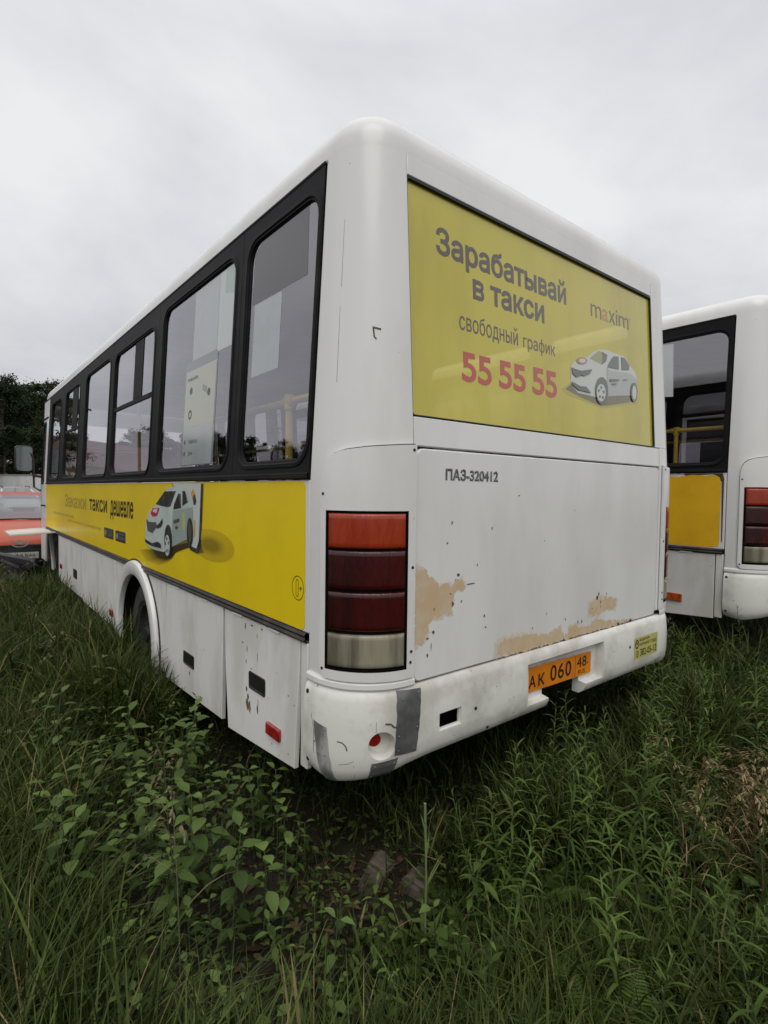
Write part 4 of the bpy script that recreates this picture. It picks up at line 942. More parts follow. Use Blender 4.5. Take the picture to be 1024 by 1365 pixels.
# number plate
TH = -0.022
def MP(a, b, d): return (0.978 + a*cos(TH) - b*sin(TH), 0.0105 + d, 0.571 + a*sin(TH) + b*cos(TH))
m = MB(); plate(m, MP, (0.0, 0.572, 0.0, 0.114), 0.008, 0.002, 0.0008, d0=-0.004); np_ = m.build('number_plate', PLATE_O, bus)
m = MB(); D = -0.0046
for s, a0, a1, b0, b1, bo in (('А', 0.035, 0.088, 0.018, 0.076, 0.022), ('К', 0.108, 0.160, 0.018, 0.076, 0.022), ('0', 0.205, 0.258, 0.020, 0.098, 0.014), ('6', 0.270, 0.322, 0.020, 0.098, 0.014), ('0', 0.334, 0.386, 0.020, 0.098, 0.014), ('4', 0.438, 0.482, 0.046, 0.100, 0.012), ('8', 0.488, 0.528, 0.046, 0.100, 0.012), ('RUS', 0.452, 0.515, 0.012, 0.034, 0.006)):
    text(m, MP, s, a0, a1, b0, b1, D, 0, bold=bo)
poly(m, MP, [(0.422, 0.004), (0.4245, 0.004), (0.4245, 0.110), (0.422, 0.110)], D)
poly(m, MP, [(0.540 + 0.005*cos(t), 0.060 + 0.005*sin(t)) for t in [2*pi*k/8 for k in range(8)]], D)
m.build('plate_lettering', INK, np_, None)
# bumper sticker
def MK(a, b, d): return (1.955 + a, -0.0262 + d - (0 if a < 0.255 else 0), 0.556 + b)
def MKW(a, b, d):
    z = 0.556 + b; return wrap(1.955 + SX + a, z, bump_out(z) + 0.0012 - d)
m = MB()
m.grid([[MKW(a, b, 0) for a in span(0.0, 0.285, 16)] for b in span(0, 0.122, 5)]); stk = m.build('sticker', STK_Y, bumper)
m = MB()
ring(m, [[MKW(0.030 + r*cos(t), 0.086 + r*1.25*sin(t), -0.0006) for t in [2*pi*k/20 for k in range(20)]] for r in (0.021, 0.0145)])
poly(m, MKW, [(0.024, 0.083), (0.036, 0.083), (0.036, 0.097), (0.024, 0.097)], -0.0006)
text(m, MKW, 'ВОДИТЕЛЬ', 0.062, 0.185, 0.096, 0.113, -0.0006, 0, bold=0.01); text(m, MKW, 'НАРУШАЕТ ПДД?', 0.062, 0.270, 0.068, 0.088, -0.0006, 0, bold=0.01); text(m, MKW, '382-05-12', 0.070, 0.270, 0.012, 0.053, -0.0006, 0, bold=0.01)
ring(m, [[MKW(0.036 + r*cos(t), 0.030 + r*1.25*sin(t), -0.0006) for t in [2*pi*k/20 for k in range(20)]] for r in (0.016, 0.0125)])
poly(m, MKW, [(0.031, 0.024), (0.036, 0.020), (0.041, 0.034), (0.036, 0.040)], -0.0006)
m.build('sticker_lettering', INK, stk, None)

# --- only on the far bus
m = MB()
pl = [(0.345, 0.965), (0.338, 1.0)] + [(0.338, z) for z in span(1.02, 1.46, 4)] + [(0.350, 1.505), (0.385, 1.528), (0.45, 1.520), (0.55, 1.532), (0.66, 1.512), (0.78, 1.524), (0.95, 1.516), (1.3, 1.528), (7.4, 1.53), (7.4, 0.955), (0.40, 0.952)]
poly(m, ML, pl, -0.0006); o = m.build('side_film', YEL2, bus2, None); o['label'] = 'orange yellow film with a torn top edge'
m = MB(); poly(m, ML, [(0.318, 1.50), (0.33, 1.538), (0.62, 1.538), (0.60, 1.522), (0.40, 1.532), (0.365, 1.515), (0.335, 1.47), (0.325, 1.0), (0.318, 1.0)], -0.0004); m.build('film_residue', mat('brown_glue_residue', (0.10, 0.055, 0.03), 0.7, var=0.5, vscale=40), bus2, None)
g1, M3 = flap('skirt_flap', 0.366, 1.118, 0.388, 0.345, 0.0, bus2, (0.86, 1.02, 0.60, 0.68))
m = MB(); plate(m, M3, (0.60, 0.80, 0.482, 0.548), 0.004, 0.012, 0.004, d0=-0.013); m.build('side_reflector', ORG_R, g1)
g2, M4 = flap('skirt_flap', 1.146, 2.060, 0.335, 0.30, 0.0, bus2, (1.545, 1.720, 0.468, 0.545))
bw2 = [c for c in children(bus2) if c.name.startswith('side_window')]
for f_ in bw2:
    for p_ in children(f_):
        if p_.name.startswith('pane') and p_.data.vertices[0].co.x > 1.2: p_.data = p_.data.copy(); p_.data.materials[0] = GLASS_BLACK
bw2 = sorted(bw2, key=lambda o: (o.data.vertices[0].co.x > 1.2, o.data.vertices[0].co.y))
m = MB(); poly(m, ML, [(0.74, 2.19), (0.925, 2.21), (0.925, 2.60), (0.88, 2.648), (0.76, 2.64)], 0.0064); m.build('paper_sheet', FILM_LL, bw2[0], None)
m = MB(); m.tube([(0.55, 0.45, 1.0), (0.55, 0.85, 1.0), (0.55, 0.85, 2.06), (0.55, 0.30, 2.06)], 0.02, 8); m.build('inside_frame', PAPER, bus2)
m = MB(); plate(m, MR, (0.60, 1.75, 0.78, 0.84), 0.01, 0.004, 0.001, d0=-0.006); m.build('hatch_strip', WHITE_S, bus2)

# ------------------------------------------------------------------ ground
def gh(x, y):
    t = min(1.0, max(0.0, (x - 1.6) / 2.2)); t = t*t*(3 - 2*t)
    return 0.14*t + 0.02*noise.noise(Vector((x*1.3, y*1.3, 0))) + 0.006*noise.noise(Vector((x*7, y*7, 3)))
def axis_pts(c): return sorted(set([round(c + s*v, 3) for s in (-1, 1) for v in [0.08*i for i in range(38)] + [3.0*1.16**k for k in range(1, 32)]]))
gx, gy = axis_pts(0.3), axis_pts(0.3)
m = MB(); m.grid([[(x, y, gh(x, y) if abs(x) < 40 and abs(y) < 40 else 0.0) for x in gx] for y in gy])
SOIL = mat('dark_soil', (0.024, 0.018, 0.012), 0.95, c2=(0.013, 0.014, 0.008), vscale=3.0, spot=((0.06, 0.045, 0.028), 60, 0.68), bump=0.6, bscale=40, spec=0.2)
gr = m.build('ground', SOIL, None, None); tag(gr, 'dark soil', kind='structure')

def mesh_np(name, V, F4, F3, tone, mt):
    """a mesh from arrays: vertices, quads, triangles and one tone per vertex"""
    me = bpy.data.meshes.new(name); F4 = np.asarray(F4, np.int32).reshape(-1, 4); F3 = np.asarray(F3, np.int32).reshape(-1, 3)
    me.vertices.add(len(V)); me.vertices.foreach_set('co', np.asarray(V, np.float32).ravel())
    me.loops.add(F4.size + F3.size); me.loops.foreach_set('vertex_index', np.concatenate([F4.ravel(), F3.ravel()]))
    me.polygons.add(len(F4) + len(F3))
    me.polygons.foreach_set('loop_start', np.concatenate([np.arange(len(F4))*4, F4.size + np.arange(len(F3))*3]).astype(np.int32))
    me.polygons.foreach_set('loop_total', np.concatenate([np.full(len(F4), 4), np.full(len(F3), 3)]).astype(np.int32))
    me.update(calc_edges=True)
    a = me.attributes.new('tone', 'FLOAT', 'POINT'); a.data.foreach_set('value', np.asarray(tone, np.float32))
    me.materials.append(mt); me.shade_smooth()
    return me

def blades(P, h, w, yaw, lean, bend, rng):
    """grass blades: each rises from P, leans and curls over towards its yaw"""
    n = len(P); ts = np.array([0, 0.3, 0.6, 0.85, 1.0]); d = np.stack([np.cos(yaw), np.sin(yaw)], 1); s = np.stack([-np.sin(yaw), np.cos(yaw)], 1)
    tw = rng.uniform(-0.9, 0.9, n); s = s*np.cos(tw)[:, None] + d*np.sin(tw)[:, None]
    V = np.zeros((n, 9, 3)); ww = np.array([0.75, 1.0, 0.85, 0.5])
    for i, t in enumerate(ts):
        ang = lean + bend*t**1.5
        r = h*t*np.sin(ang); z = h*t*np.cos(ang*0.92)
        c = P.copy(); c[:, :2] += d*r[:, None]; c[:, 2] += z
        if i < 4:
            V[:, 2*i] = c; V[:, 2*i+1] = c
            V[:, 2*i, :2] -= s*(w*ww[i]/2)[:, None]; V[:, 2*i+1, :2] += s*(w*ww[i]/2)[:, None]
        else: V[:, 8] = c
    b = (np.arange(n)*9)[:, None]
    F4 = np.concatenate([b + np.array([[2*i, 2*i+1, 2*i+3, 2*i+2]]) for i in range(3)]); F3 = b + np.array([[6, 7, 8]])
    return V.reshape(-1, 3), F4, F3

GRASS = leafmat('grass_green', (0.009, 0.018, 0.003), (0.122, 0.162, 0.036), 0.5, 0.3, False, (0.24, 0.19, 0.085))
LEAF = leafmat('weed_leaf_green', (0.016, 0.036, 0.005), (0.130, 0.200, 0.040), 0.5, 0.3)
BLEAF = leafmat('broad_leaf_green', (0.018, 0.040, 0.008), (0.150, 0.222, 0.058), 0.42, 0.3)
COVER = leafmat('low_cover_green', (0.018, 0.032, 0.007), (0.110, 0.145, 0.035), 0.6, 0.25, False)
DRY = leafmat('dry_straw', (0.15, 0.10, 0.045), (0.38, 0.29, 0.15), 0.7, 0.25)
STEM = mat('weed_stem', (0.060, 0.085, 0.030), 0.6, var=0.4, vscale=20)
BROWN = mat('dry_stem', (0.11, 0.055, 0.025), 0.7, var=0.4, vscale=30)

rng = np.random.default_rng(7)
CAMX, CAMY = _C[0], _C[1]
FWD = math.atan2(0.7776, 0.6277)
def ground_z(X, Y):
    t = np.clip((X - 1.6)/2.2, 0, 1); t = t*t*(3-2*t); return 0.14*t - 0.005
def under(X, Y, e=0.0): return ((X > e) & (X < BW-e) & (Y > 0.0+e) & (Y < BL)) | ((X > 3.64+e) & (X < 6.1-e) & (Y > -0.19+e) & (Y < 8.3))
def scatter(n, d0, d1, a0, a1, p=1.0):
    d = d0 + (d1-d0)*rng.random(n)**p; a = FWD + rng.uniform(a0, a1, n)
    return CAMX + d*np.cos(a), CAMY + d*np.sin(a), d
def vnoise(X, Y, s, o=0.0):
    return np.array([noise.noise(Vector((x*s + o, y*s - o, o))) for x, y in zip(X, Y)])

FEATURED = [(-0.30, 0.86), (-0.13, 0.50), (-0.29, 0.10), (-0.33, 0.40), (-0.52, 0.22), (-0.46, 0.62), (-0.20, 1.05)]
# --- the grass
def grass(n, d0, d1, a0, a1, p, f):
    X, Y, d = scatter(n, d0, d1, a0, a1, p)
    nz = vnoise(X, Y, 1.7); n2 = vnoise(X, Y, 0.6, 5.0)
    left = np.clip((-0.35 - X + 0.12*Y*0 + 0.25*nz)/0.35, 0, 1)
    h = (0.23 + 0.13*nz + 0.11*n2 + 0.20*left + np.clip((d-3)*0.012, 0, 0.10)) * rng.uniform(0.55, 1.25, n)
    # bare patch under the rear corner, thin growth below the buses
    bare = np.hypot((X-0.12)/0.20, (Y-0.0)/0.22)
    keep = (bare > 0.9 + 0.35*nz) | (rng.random(n) < 0.16)
    mid = (X > -0.75 + 0.1*Y) & (X < 0.35) & (Y > -0.5) & (Y < 2.2)
    keep &= ~(mid & (rng.random(n) < 0.58)); h = np.where(mid, h*0.72, h)
    u = under(X, Y, 0.05); keep &= ~(u & (rng.random(n) < 0.5)); h = np.where(u, np.minimum(h*0.8, 0.30), h)
    nearbus = (X > -0.35) & (X < 0.05) & (Y > 0.2) & (Y < 8); h = np.where(nearbus, np.minimum(h, np.clip(0.32 + 0.12*(Y-1.6), 0.32, 0.60)), h)
    h = np.where((X > -1.1) & (X < 0.03) & (Y > 2.5), np.clip(h*1.45, 0, 0.58), h)
    right = (Y < -0.02) & (X > 0.35) & (d < 2.6); h = np.where(right, h*0.8, h)
    for (fx, fy) in FEATURED:
        dd = np.hypot(X - fx + 0.05, Y - fy + 0.06); keep &= ~((dd < 0.17) & (rng.random(n) < 0.8)); h = np.where(dd < 0.30, h*0.65, h)
    h = np.clip(h, 0.05, 0.72)*f
    X, Y, h, d = X[keep], Y[keep], h[keep], d[keep]; n = len(X)
    P = np.stack([X, Y, ground_z(X, Y)], 1)
    w = np.where(rng.random(n) < 0.15, rng.uniform(0.008, 0.013, n), rng.uniform(0.003, 0.007, n))*np.clip(0.75 + 0.13*d, 1.0, 2.2)
    V, F4, F3 = blades(P, h, w, rng.uniform(0, 2*pi, n), rng.uniform(0.02, 0.35, n), rng.uniform(0.1, 1.25, n)*rng.uniform(0.4, 1, n), rng)
    tone = np.repeat(np.where(rng.random(n) < 0.045, 1.0, np.clip(rng.beta(1.5, 3.2, n) + 0.22*vnoise(X, Y, 2.2, 9), 0, 0.9)), 9)
    return V, F4, F3, tone
parts_ = [grass(95000, 0.45, 15.0, -0.95, 0.95, 1.25, 1.0), grass(26000, 0.45, 5.0, -0.9, 0.9, 1.0, 0.6), grass(11000, 14.0, 60.0, -0.2, 1.25, 1.3, 1.5), grass(9000, 0.8, 12.0, 0.9, 1.5, 1.0, 1.0), grass(30000, 0.5, 12.0, -1.75, -0.9, 1.1, 1.0)]
def strip(n, x0, x1, y0, y1, h0, h1):
    X = rng.uniform(x0, x1, n); Y = rng.uniform(y0, y1, n); P = np.stack([X, Y, ground_z(X, Y)], 1); h = rng.uniform(h0, h1, n)*(0.8 + 0.5*vnoise(X, Y, 1.9, 2.0))
    V, F4, F3 = blades(P, np.clip(h, 0.08, 0.7), rng.uniform(0.004, 0.009, n)*1.4, rng.uniform(0, 2*pi, n), rng.uniform(0.02, 0.3, n), rng.uniform(0.1, 1.1, n), rng)
    return V, F4, F3, np.repeat(np.where(rng.random(n) < 0.04, 1.0, np.clip(rng.beta(1.5, 3, n), 0, 0.9)), 9)
parts_ += [strip(7000, -0.60, -0.02, 2.0, 7.8, 0.36, 0.66), strip(2600, -0.40, -0.03, 1.7, 3.6, 0.40, 0.72), strip(2600, 0.7, 2.7, -0.45, -0.05, 0.25, 0.50), strip(2600, 2.6, 3.6, -0.3, 3.5, 0.3, 0.55)]
off = 0; VV, F4s, F3s, TT = [], [], [], []
for V, F4, F3, t in parts_:
    VV.append(V); F4s.append(F4 + off); F3s.append(F3 + off); TT.append(t); off += len(V)
go = bpy.data.objects.new('grass', mesh_np('grass', np.concatenate(VV), np.concatenate(F4s), np.concatenate(F3s), np.concatenate(TT), GRASS)); COL.objects.link(go)
tag(go, 'long rough grass', kind='stuff')

# --- leaves
def leaf_pts(o, d, up, L, w, fold=0.25, droop=0.5, n=4, shape=None):
    """one leaf from o along d: rows of left, midrib, right"""
    d = Vector(d).normalized(); sd = d.cross(Vector(up)).normalized() if d.cross(Vector(up)).length > 1e-3 else Vector((1, 0, 0)); nn = sd.cross(d)
    shape = shape or [0.25, 0.85, 1.0, 0.6, 0.0]
    rows = []; p = Vector(o); dd = d.copy(); st = L/(len(shape)-1)
    for i, k in enumerate(shape):
        hw = w*k/2
        rows.append((p - sd*hw + nn*hw*fold, p.copy(), p + sd*hw + nn*hw*fold))
        dd = (dd + Vector((0, 0, -droop/len(shape)))).normalized(); nn = sd.cross(dd); p = p + dd*st
    return rows
class Leafy:
    def __init__(s): s.V, s.F, s.T = [], [], []
    def leaf(s, *a, tone=0.5, **k):
        r = leaf_pts(*a, **k); b = len(s.V)
        for row in r: s.V += [tuple(q) for q in row]; s.T += [tone]*3
        for i in range(len(r)-1):
            for j in (0, 1): s.F.append((b+3*i+j, b+3*i+j+1, b+3*i+3+j+1, b+3*i+3+j))
    def mesh(s, name, mt): return mesh_np(name, s.V, s.F, [], s.T, mt)

def make_lance(seed, H):
    r = random.Random(seed); stem = MB(); lf = Leafy()
    ph = r.uniform(0, 6); az = r.uniform(0, 6.28); bend = r.uniform(0.02, 0.30); wl_ = r.uniform(0.8, 1.35); dn = r.uniform(52, 80)
    c = lambda t: Vector((bend*H*t*t*cos(az), bend*H*t*t*sin(az), H*t))
    stem.tube([c(t) for t in span(0, 1, 5)], [0.0032*(1-0.65*t) for t in span(0, 1, 5)], 5)
    N = int(H*dn)
    for i in range(N):
        t = 0.12 + 0.88*(i/N)**0.9; a = ph + i*2.4 + r.uniform(-.3, .3); up = 0.35 + 0.75*t + r.uniform(-.2, .2)
        L = lerp(0.095, 0.045, t**2)*r.uniform(0.55, 1.25)*wl_
        d = (cos(a)*cos(up), sin(a)*cos(up), sin(up))
        lf.leaf(c(t), d, (0, 0, 1), L, L*r.uniform(0.085, 0.14), tone=min(1, max(0, 0.25 + 0.5*t + r.uniform(-.2, .25))), droop=r.uniform(0.4, 2.4), fold=0.35, shape=[0.5, 1.0, 0.95, 0.7, 0.0])  # tone rises up the stem, with a random spread
    return stem, lf
def make_broad(seed, H, size, slim=1.0):
    r = random.Random(seed); stem = MB(); lf = Leafy(); az = r.uniform(0, 6.28); ph = r.uniform(0, 3)
    c = lambda t: Vector((0.10*H*t*t*cos(az), 0.10*H*t*t*sin(az), H*t))
    stem.tube([c(t) for t in span(0, 1, 4)], [0.003*(1-0.5*t) for t in span(0, 1, 4)], 6)
    lv = max(3, int(H/0.055)); OV = [0.12, 0.72, 1.0, 0.93, 0.68, 0.34, 0.0]
    for i in range(lv):
        t = 0.25 + 0.75*i/(lv-1)
        for k in range(2):
            a = ph + i*1.45 + k*pi + r.uniform(-.3, .3); up = lerp(-0.05, 0.40, t**3) + r.uniform(-.2, .2)
            L = size*lerp(0.6, 1.0, sin(pi*t*0.8))*r.uniform(0.55, 1.2); d = Vector((cos(a)*cos(up), sin(a)*cos(up), sin(up)))
            o = c(t) + d*L*0.22; stem.tube([c(t), o], 0.0011, 4)
            lf.leaf(o, d, (0, 0, 1), L, L*r.uniform(0.50, 0.76)*slim, tone=min(1, max(0, 0.15 + 0.6*t*t + r.uniform(-.15, .25))), droop=r.uniform(0.1, 1.5), fold=r.uniform(0.05, 0.45), shape=[q*r.uniform(0.85, 1.12) for q in OV])  # upper leaves get a paler tone, with a random spread
    return stem, lf
def make_dry(seed, H):
    r = random.Random(seed); stem = MB(); lf = Leafy(); az = r.uniform(0, 6.28); b = r.uniform(0.05, 0.25)
    c = lambda t: Vector((b*H*t*t*cos(az), b*H*t*t*sin(az), H*t*(1-0.1*b*t)))
    stem.tube([c(t) for t in span(0, 1, 6)], [0.0022*(1-0.6*t) for t in span(0, 1, 6)], 5)
    for k in range(9):
        t = 0.70 + 0.30*k/9; a = r.uniform(0, 6.28); L = lerp(0.085, 0.03, k/9.0); up = r.uniform(0.5, 1.1); o = c(t); e = o + Vector((cos(a)*cos(up), sin(a)*cos(up), sin(up)))*L
        f = e + Vector((cos(a), sin(a), -0.9))*L*0.5; stem.tube([o, e, f], 0.0006, 3)
        for j in range(7):
            q = o.lerp(e, 0.5 + j*0.08) if j < 5 else e.lerp(f, (j-4)*0.4); lf.leaf(q, (cos(a)+r.uniform(-.5, .5), sin(a)+r.uniform(-.5, .5), r.uniform(-0.6, 0.5)), (0, 0, 1), r.uniform(0.012, 0.024), 0.0045, tone=r.uniform(0.2, 1), droop=0.8, fold=0.3, shape=[0.4, 1, 0.9, 0.2])
    for i in range(3):
        t = r.uniform(0.15, 0.6); a = r.uniform(0, 6.28); lf.leaf(c(t), (cos(a)*.5, sin(a)*.5, .85), (0, 0, 1), r.uniform(0.10, 0.2), 0.0045, tone=r.uniform(0, 0.5), droop=1.6, fold=0.3)
    return stem, lf
def proto(name, leafname, stem, lf, smat, lmat):
    o = stem.build(name, smat, None, 60)
    c = bpy.data.objects.new(leafname, lf.mesh(leafname, lmat)); COL.objects.link(c); c.parent = o
    return o
def put(p, used, x, y, rz, s, tilt=0.0):
    if p in used: o = copy_tree(p)
    else: o = p; used.append(p)
    o.location = (x, y, gh(x, y) - 0.01); o.rotation_euler = (tilt*cos(rz*3), tilt*sin(rz*3), rz); o.scale = (s, s, s)
    return o
def poisson(n, gap, f, box, seed):
    r = random.Random(seed); out = []
    for _ in range(n*60):
        x, y = r.uniform(box[0], box[1]), r.uniform(box[2], box[3])
        if f(x, y) and all((x-a)**2 + (y-b)**2 > gap*gap for a, b in out): out.append((x, y))
        if len(out) >= n: break
    return out
used = []; rr = random.Random(21)
lance = [proto('narrow_leaf_weed', 'leaves', *make_lance(40+i, h), STEM, LEAF) for i, h in enumerate((0.62, 0.52, 0.45, 0.56, 0.38, 0.30, 0.48))]
def lz(x, y):
    if under(np.array(x), np.array(y), -0.03): return False
    d = (x - CAMX)*0.6277 + (y - CAMY)*0.7776
    return d > 0.75 and y < 0.05 and x > 0.28 - 0.35*y*0 and x - y > 0.42
for x, y in poisson(150, 0.085, lz, (0.1, 3.0, -1.6, 0.0), 3):
    o = put(rr.choice(lance), used, x, y, rr.uniform(0, 6.28), rr.uniform(0.5, 1.15), rr.uniform(0, 0.30))
    tag(o, 'green weed with narrow willow-like leaves up its stem, growing behind the bus', 'weed', 'narrow-leaved weeds behind the near bus')
for x, y, s in ((0.93, -0.17, 1.0), (1.03, -0.22, 1.08), (1.42, -0.14, 0.85), (1.72, -0.25, 1.1), (0.72, -0.28, 0.9), (1.25, -0.42, 1.05), (2.1, -0.2, 0.95), (0.50, -0.30, 1.0), (0.62, -0.45, 1.1), (0.85, -0.40, 1.12), (1.55, -0.38, 1.15), (1.12, -0.62, 1.1), (1.9, -0.42, 1.1)):
    o = put(lance[0 if s > 0.95 else 3], used, x, y, rr.uniform(0, 6.28), s, 0.05)
    tag(o, 'green weed with narrow willow-like leaves up its stem, growing behind the bus', 'weed', 'narrow-leaved weeds behind the near bus')
for x, y in poisson(26, 0.2, lambda x, y: not under(np.array(x), np.array(y), -0.05), (2.5, 3.6, -0.4, 3.0), 4):
    o = put(rr.choice(lance), used, x, y, rr.uniform(0, 6.28), rr.uniform(0.6, 1.0), rr.uniform(0, 0.16))
    tag(o, 'narrow-leaved weed standing in the gap between the two buses', 'weed', 'weeds between the two buses')
broad = [proto('broad_leaf_weed', 'leaves', *make_broad(60+i, h, s), STEM, BLEAF) for i, (h, s) in enumerate(((0.36, 0.068), (0.28, 0.060), (0.20, 0.050), (0.42, 0.070), (0.15, 0.040), (0.24, 0.040), (0.17, 0.034)))]
broad += [proto('broad_leaf_weed', 'leaves', *make_broad(90+i, h, s, 0.55), STEM, LEAF) for i, (h, s) in enumerate(((0.26, 0.055), (0.33, 0.065), (0.18, 0.042)))]
def bz(x, y):
    if x > 0.02 and y > 0.02: return False
    return x > -0.86 and x < 0.30 and (x + 1.086)*0.6277 + (y + 1.502)*0.7776 > 0.85 and not (abs(x-0.12) < 0.16 and abs(y+0.05) < 0.2)
for x, y in FEATURED + poisson(215, 0.062, bz, (-0.9, 0.2, -0.55, 2.2), 5):
    near_edge = x > -0.25 and y > 0.1
    s = rr.uniform(0.75, 1.25) * (0.85 if near_edge else 1.0)
    dcam = (x - CAMX)*0.6277 + (y - CAMY)*0.7776
    s = rr.uniform(1.0, 1.2) if (x, y) in FEATURED else s
    o = put(broad[(3, 0, 1)[FEATURED.index((x, y)) % 3]] if (x, y) in FEATURED else rr.choice(broad[4:] + broad[2:3] if dcam < 1.5 or y < -0.02 or rr.random() < 0.4 else broad), used, x, y, rr.uniform(0, 6.28), s, rr.uniform(0, 0.15))
    tag(o, 'leafy weed with broad pointed leaves, growing in the patch beside the near bus', 'weed', 'broad-leaved weeds beside the near bus')
dry = [proto('dry_grass_stalk', 'seed_head', *make_dry(80+i, h), BROWN, DRY) for i, h in enumerate((0.60, 0.50, 0.54))]
for x, y in [(1.08+rr.uniform(-.20, .30), -0.84+rr.uniform(-.2, .22)) for _ in range(16)] + [(1.55, -0.75), (1.45, -0.62)]:
    o = put(rr.choice(dry), used, x, y, rr.uniform(0, 6.28), rr.uniform(0.75, 1.08), rr.uniform(0, 0.12))
    tag(o, 'dry straw-coloured grass stalk with a loose seed head, among green weeds', 'grass stalk', 'dry grass stalks among the weeds')
# feathery weeds: rosettes of leaves cut like a fern
def make_feather(seed, R):
    r = random.Random(seed); stem = MB(); lf = Leafy(); nl = r.randint(6, 9); ph = r.uniform(0, 6)
    for k in range(nl):
        a = ph + k*2*pi/nl + r.uniform(-.25, .25); L = R*r.uniform(0.7, 1.15); up0 = r.uniform(0.7, 1.15)
        P = [Vector((0, 0, 0))]
        for q in range(8):
            up = up0 - 1.25*q/8; P.append(P[-1] + Vector((cos(a)*cos(up), sin(a)*cos(up), sin(up)))*L/8)
        stem.tube(P, [0.0013]*8 + [0.0006], 4)
        for q in range(4, 33):
            t = q/32.0*7.99; i = int(t); o = P[i].lerp(P[i+1], t - i); w = 0.20*L*sin(pi*min(1, (q/32.0)*0.9 + 0.08))
            for sgn in (-1, 1):
                d = Vector((-sin(a)*sgn + 0.5*cos(a), cos(a)*sgn + 0.5*sin(a), 0.1)); lf.leaf(o, d, (0, 0, 1), w, w*0.24, tone=r.uniform(0.1, 0.7), droop=0.5, fold=0.2, shape=[0.5, 1.0, 0.6, 0.0])
    return stem, lf
feather = [proto('feathery_weed', 'leaves', *make_feather(70+i, R), STEM, LEAF) for i, R in enumerate((0.22, 0.17, 0.26))]
def fz(x, y): return not under(np.array(x), np.array(y), -0.1) and (x - CAMX)*0.6277 + (y - CAMY)*0.7776 > 0.8
for x, y in poisson(46, 0.13, fz, (-0.1, 1.6, -1.5, -0.12), 8):
    o = put(rr.choice(feather), used, x, y, rr.uniform(0, 6.28), rr.uniform(0.7, 1.2), rr.uniform(0, 0.15))
    tag(o, 'low weed with feathery fern-like leaves under the taller weeds behind the bus', 'weed', 'feathery weeds behind the near bus')
PALE = leafmat('pale_seed_head', (0.10, 0.085, 0.04), (0.26, 0.22, 0.12), 0.7, 0.25)
sedge = [proto('flowering_grass_stalk', 'seed_head', *make_dry(85+i, h_), mat('straw_green_stem', (0.10, 0.10, 0.045), 0.6), PALE) for i, h_ in enumerate((0.58, 0.66))]
for x, y in poisson(30, 0.22, lambda x, y: x < -0.42 + 0.05*y or x > 2.75, (-1.7, 3.5, -0.2, 6.0), 9):
    o = put(rr.choice(sedge), used, x, y, rr.uniform(0, 6.28), rr.uniform(0.8, 1.15), rr.uniform(0.05, 0.3))
    tag(o, 'thin flowering grass stem with pale seed head in the long green grass', 'grass stalk', 'flowering grasses in the long grass')
# single pale stem standing over the bare patch
st = MB(); lf = Leafy(); st.tube([(0, 0, 0), (0.004, 0, 0.25), (-0.004, 0.003, 0.50)], [0.004, 0.0035, 0.0045], 6)
for k in range(9):
    a = k*2.3; z = 0.22 + 0.03*k; L = 0.11 - 0.009*k; lf.leaf((0, 0, z), (cos(a)*0.75, sin(a)*0.75, 0.6), (0, 0, 1), L, 0.007, tone=0.8, droop=-0.2, fold=0.3)
for k in range(7):
    a = k*0.9; lf.leaf((0, 0, 0.02), (cos(a)*0.6, sin(a)*0.6, 0.8), (0, 0, 1), 0.14, 0.022, tone=0.5, droop=0.5, fold=0.3)
o = proto('bare_topped_weed', 'leaves', st, lf, mat('pale_green_stem', (0.16, 0.20, 0.09), 0.5), LEAF); o.location = (0.10, -0.27, gh(0.10, -0.27)); tag(o, 'pale upright weed stem with short upcurved leaves, in front of the grey stone', 'weed')

# --- low cover and litter in the open patches
n = 15000; X, Y, d = scatter(n, 0.6, 5.0, -0.85, 0.85)
keep = ~under(X, Y, 0.35); X, Y, d = X[keep], Y[keep], d[keep]; n = len(X)
lf = Leafy()
for x, y in zip(X, Y):
    a = rr.uniform(0, 6.28); L = rr.uniform(0.015, 0.045); z = gh(x, y) + rr.uniform(0.0, 0.10)**1.0
    lf.leaf((x, y, z), (cos(a), sin(a), rr.uniform(-0.1, 0.6)), (0, 0, 1), L, L*rr.uniform(0.3, 0.6), tone=rr.betavariate(2, 2.5), droop=rr.uniform(0, 1), fold=0.2, shape=[0.2, 1.0, 0.7, 0.0])
o = bpy.data.objects.new('ground_cover', lf.mesh('ground_cover', COVER)); COL.objects.link(o); tag(o, 'small low leaves covering the soil', kind='stuff')
lf = Leafy()
for k in range(420):
    x, y = rr.gauss(0.08, 0.30), rr.gauss(-0.05, 0.30); a = rr.uniform(0, 6.28); L = rr.uniform(0.02, 0.06)
    lf.leaf((x, y, gh(x, y) + rr.uniform(0.003, 0.02)), (cos(a), sin(a), rr.uniform(-0.05, 0.15)), (0, 0, 1), L, L*rr.uniform(0.12, 0.5), tone=rr.random()**1.5*0.7, droop=0.1, fold=0.2, shape=[0.3, 1.0, 0.8, 0.1])
o = bpy.data.objects.new('leaf_litter', lf.mesh('leaf_litter', leafmat('brown_litter', (0.035, 0.020, 0.011), (0.14, 0.09, 0.05), 0.8, 0.1))); COL.objects.link(o); tag(o, 'brown dead leaves and straw on the bare soil', kind='stuff')

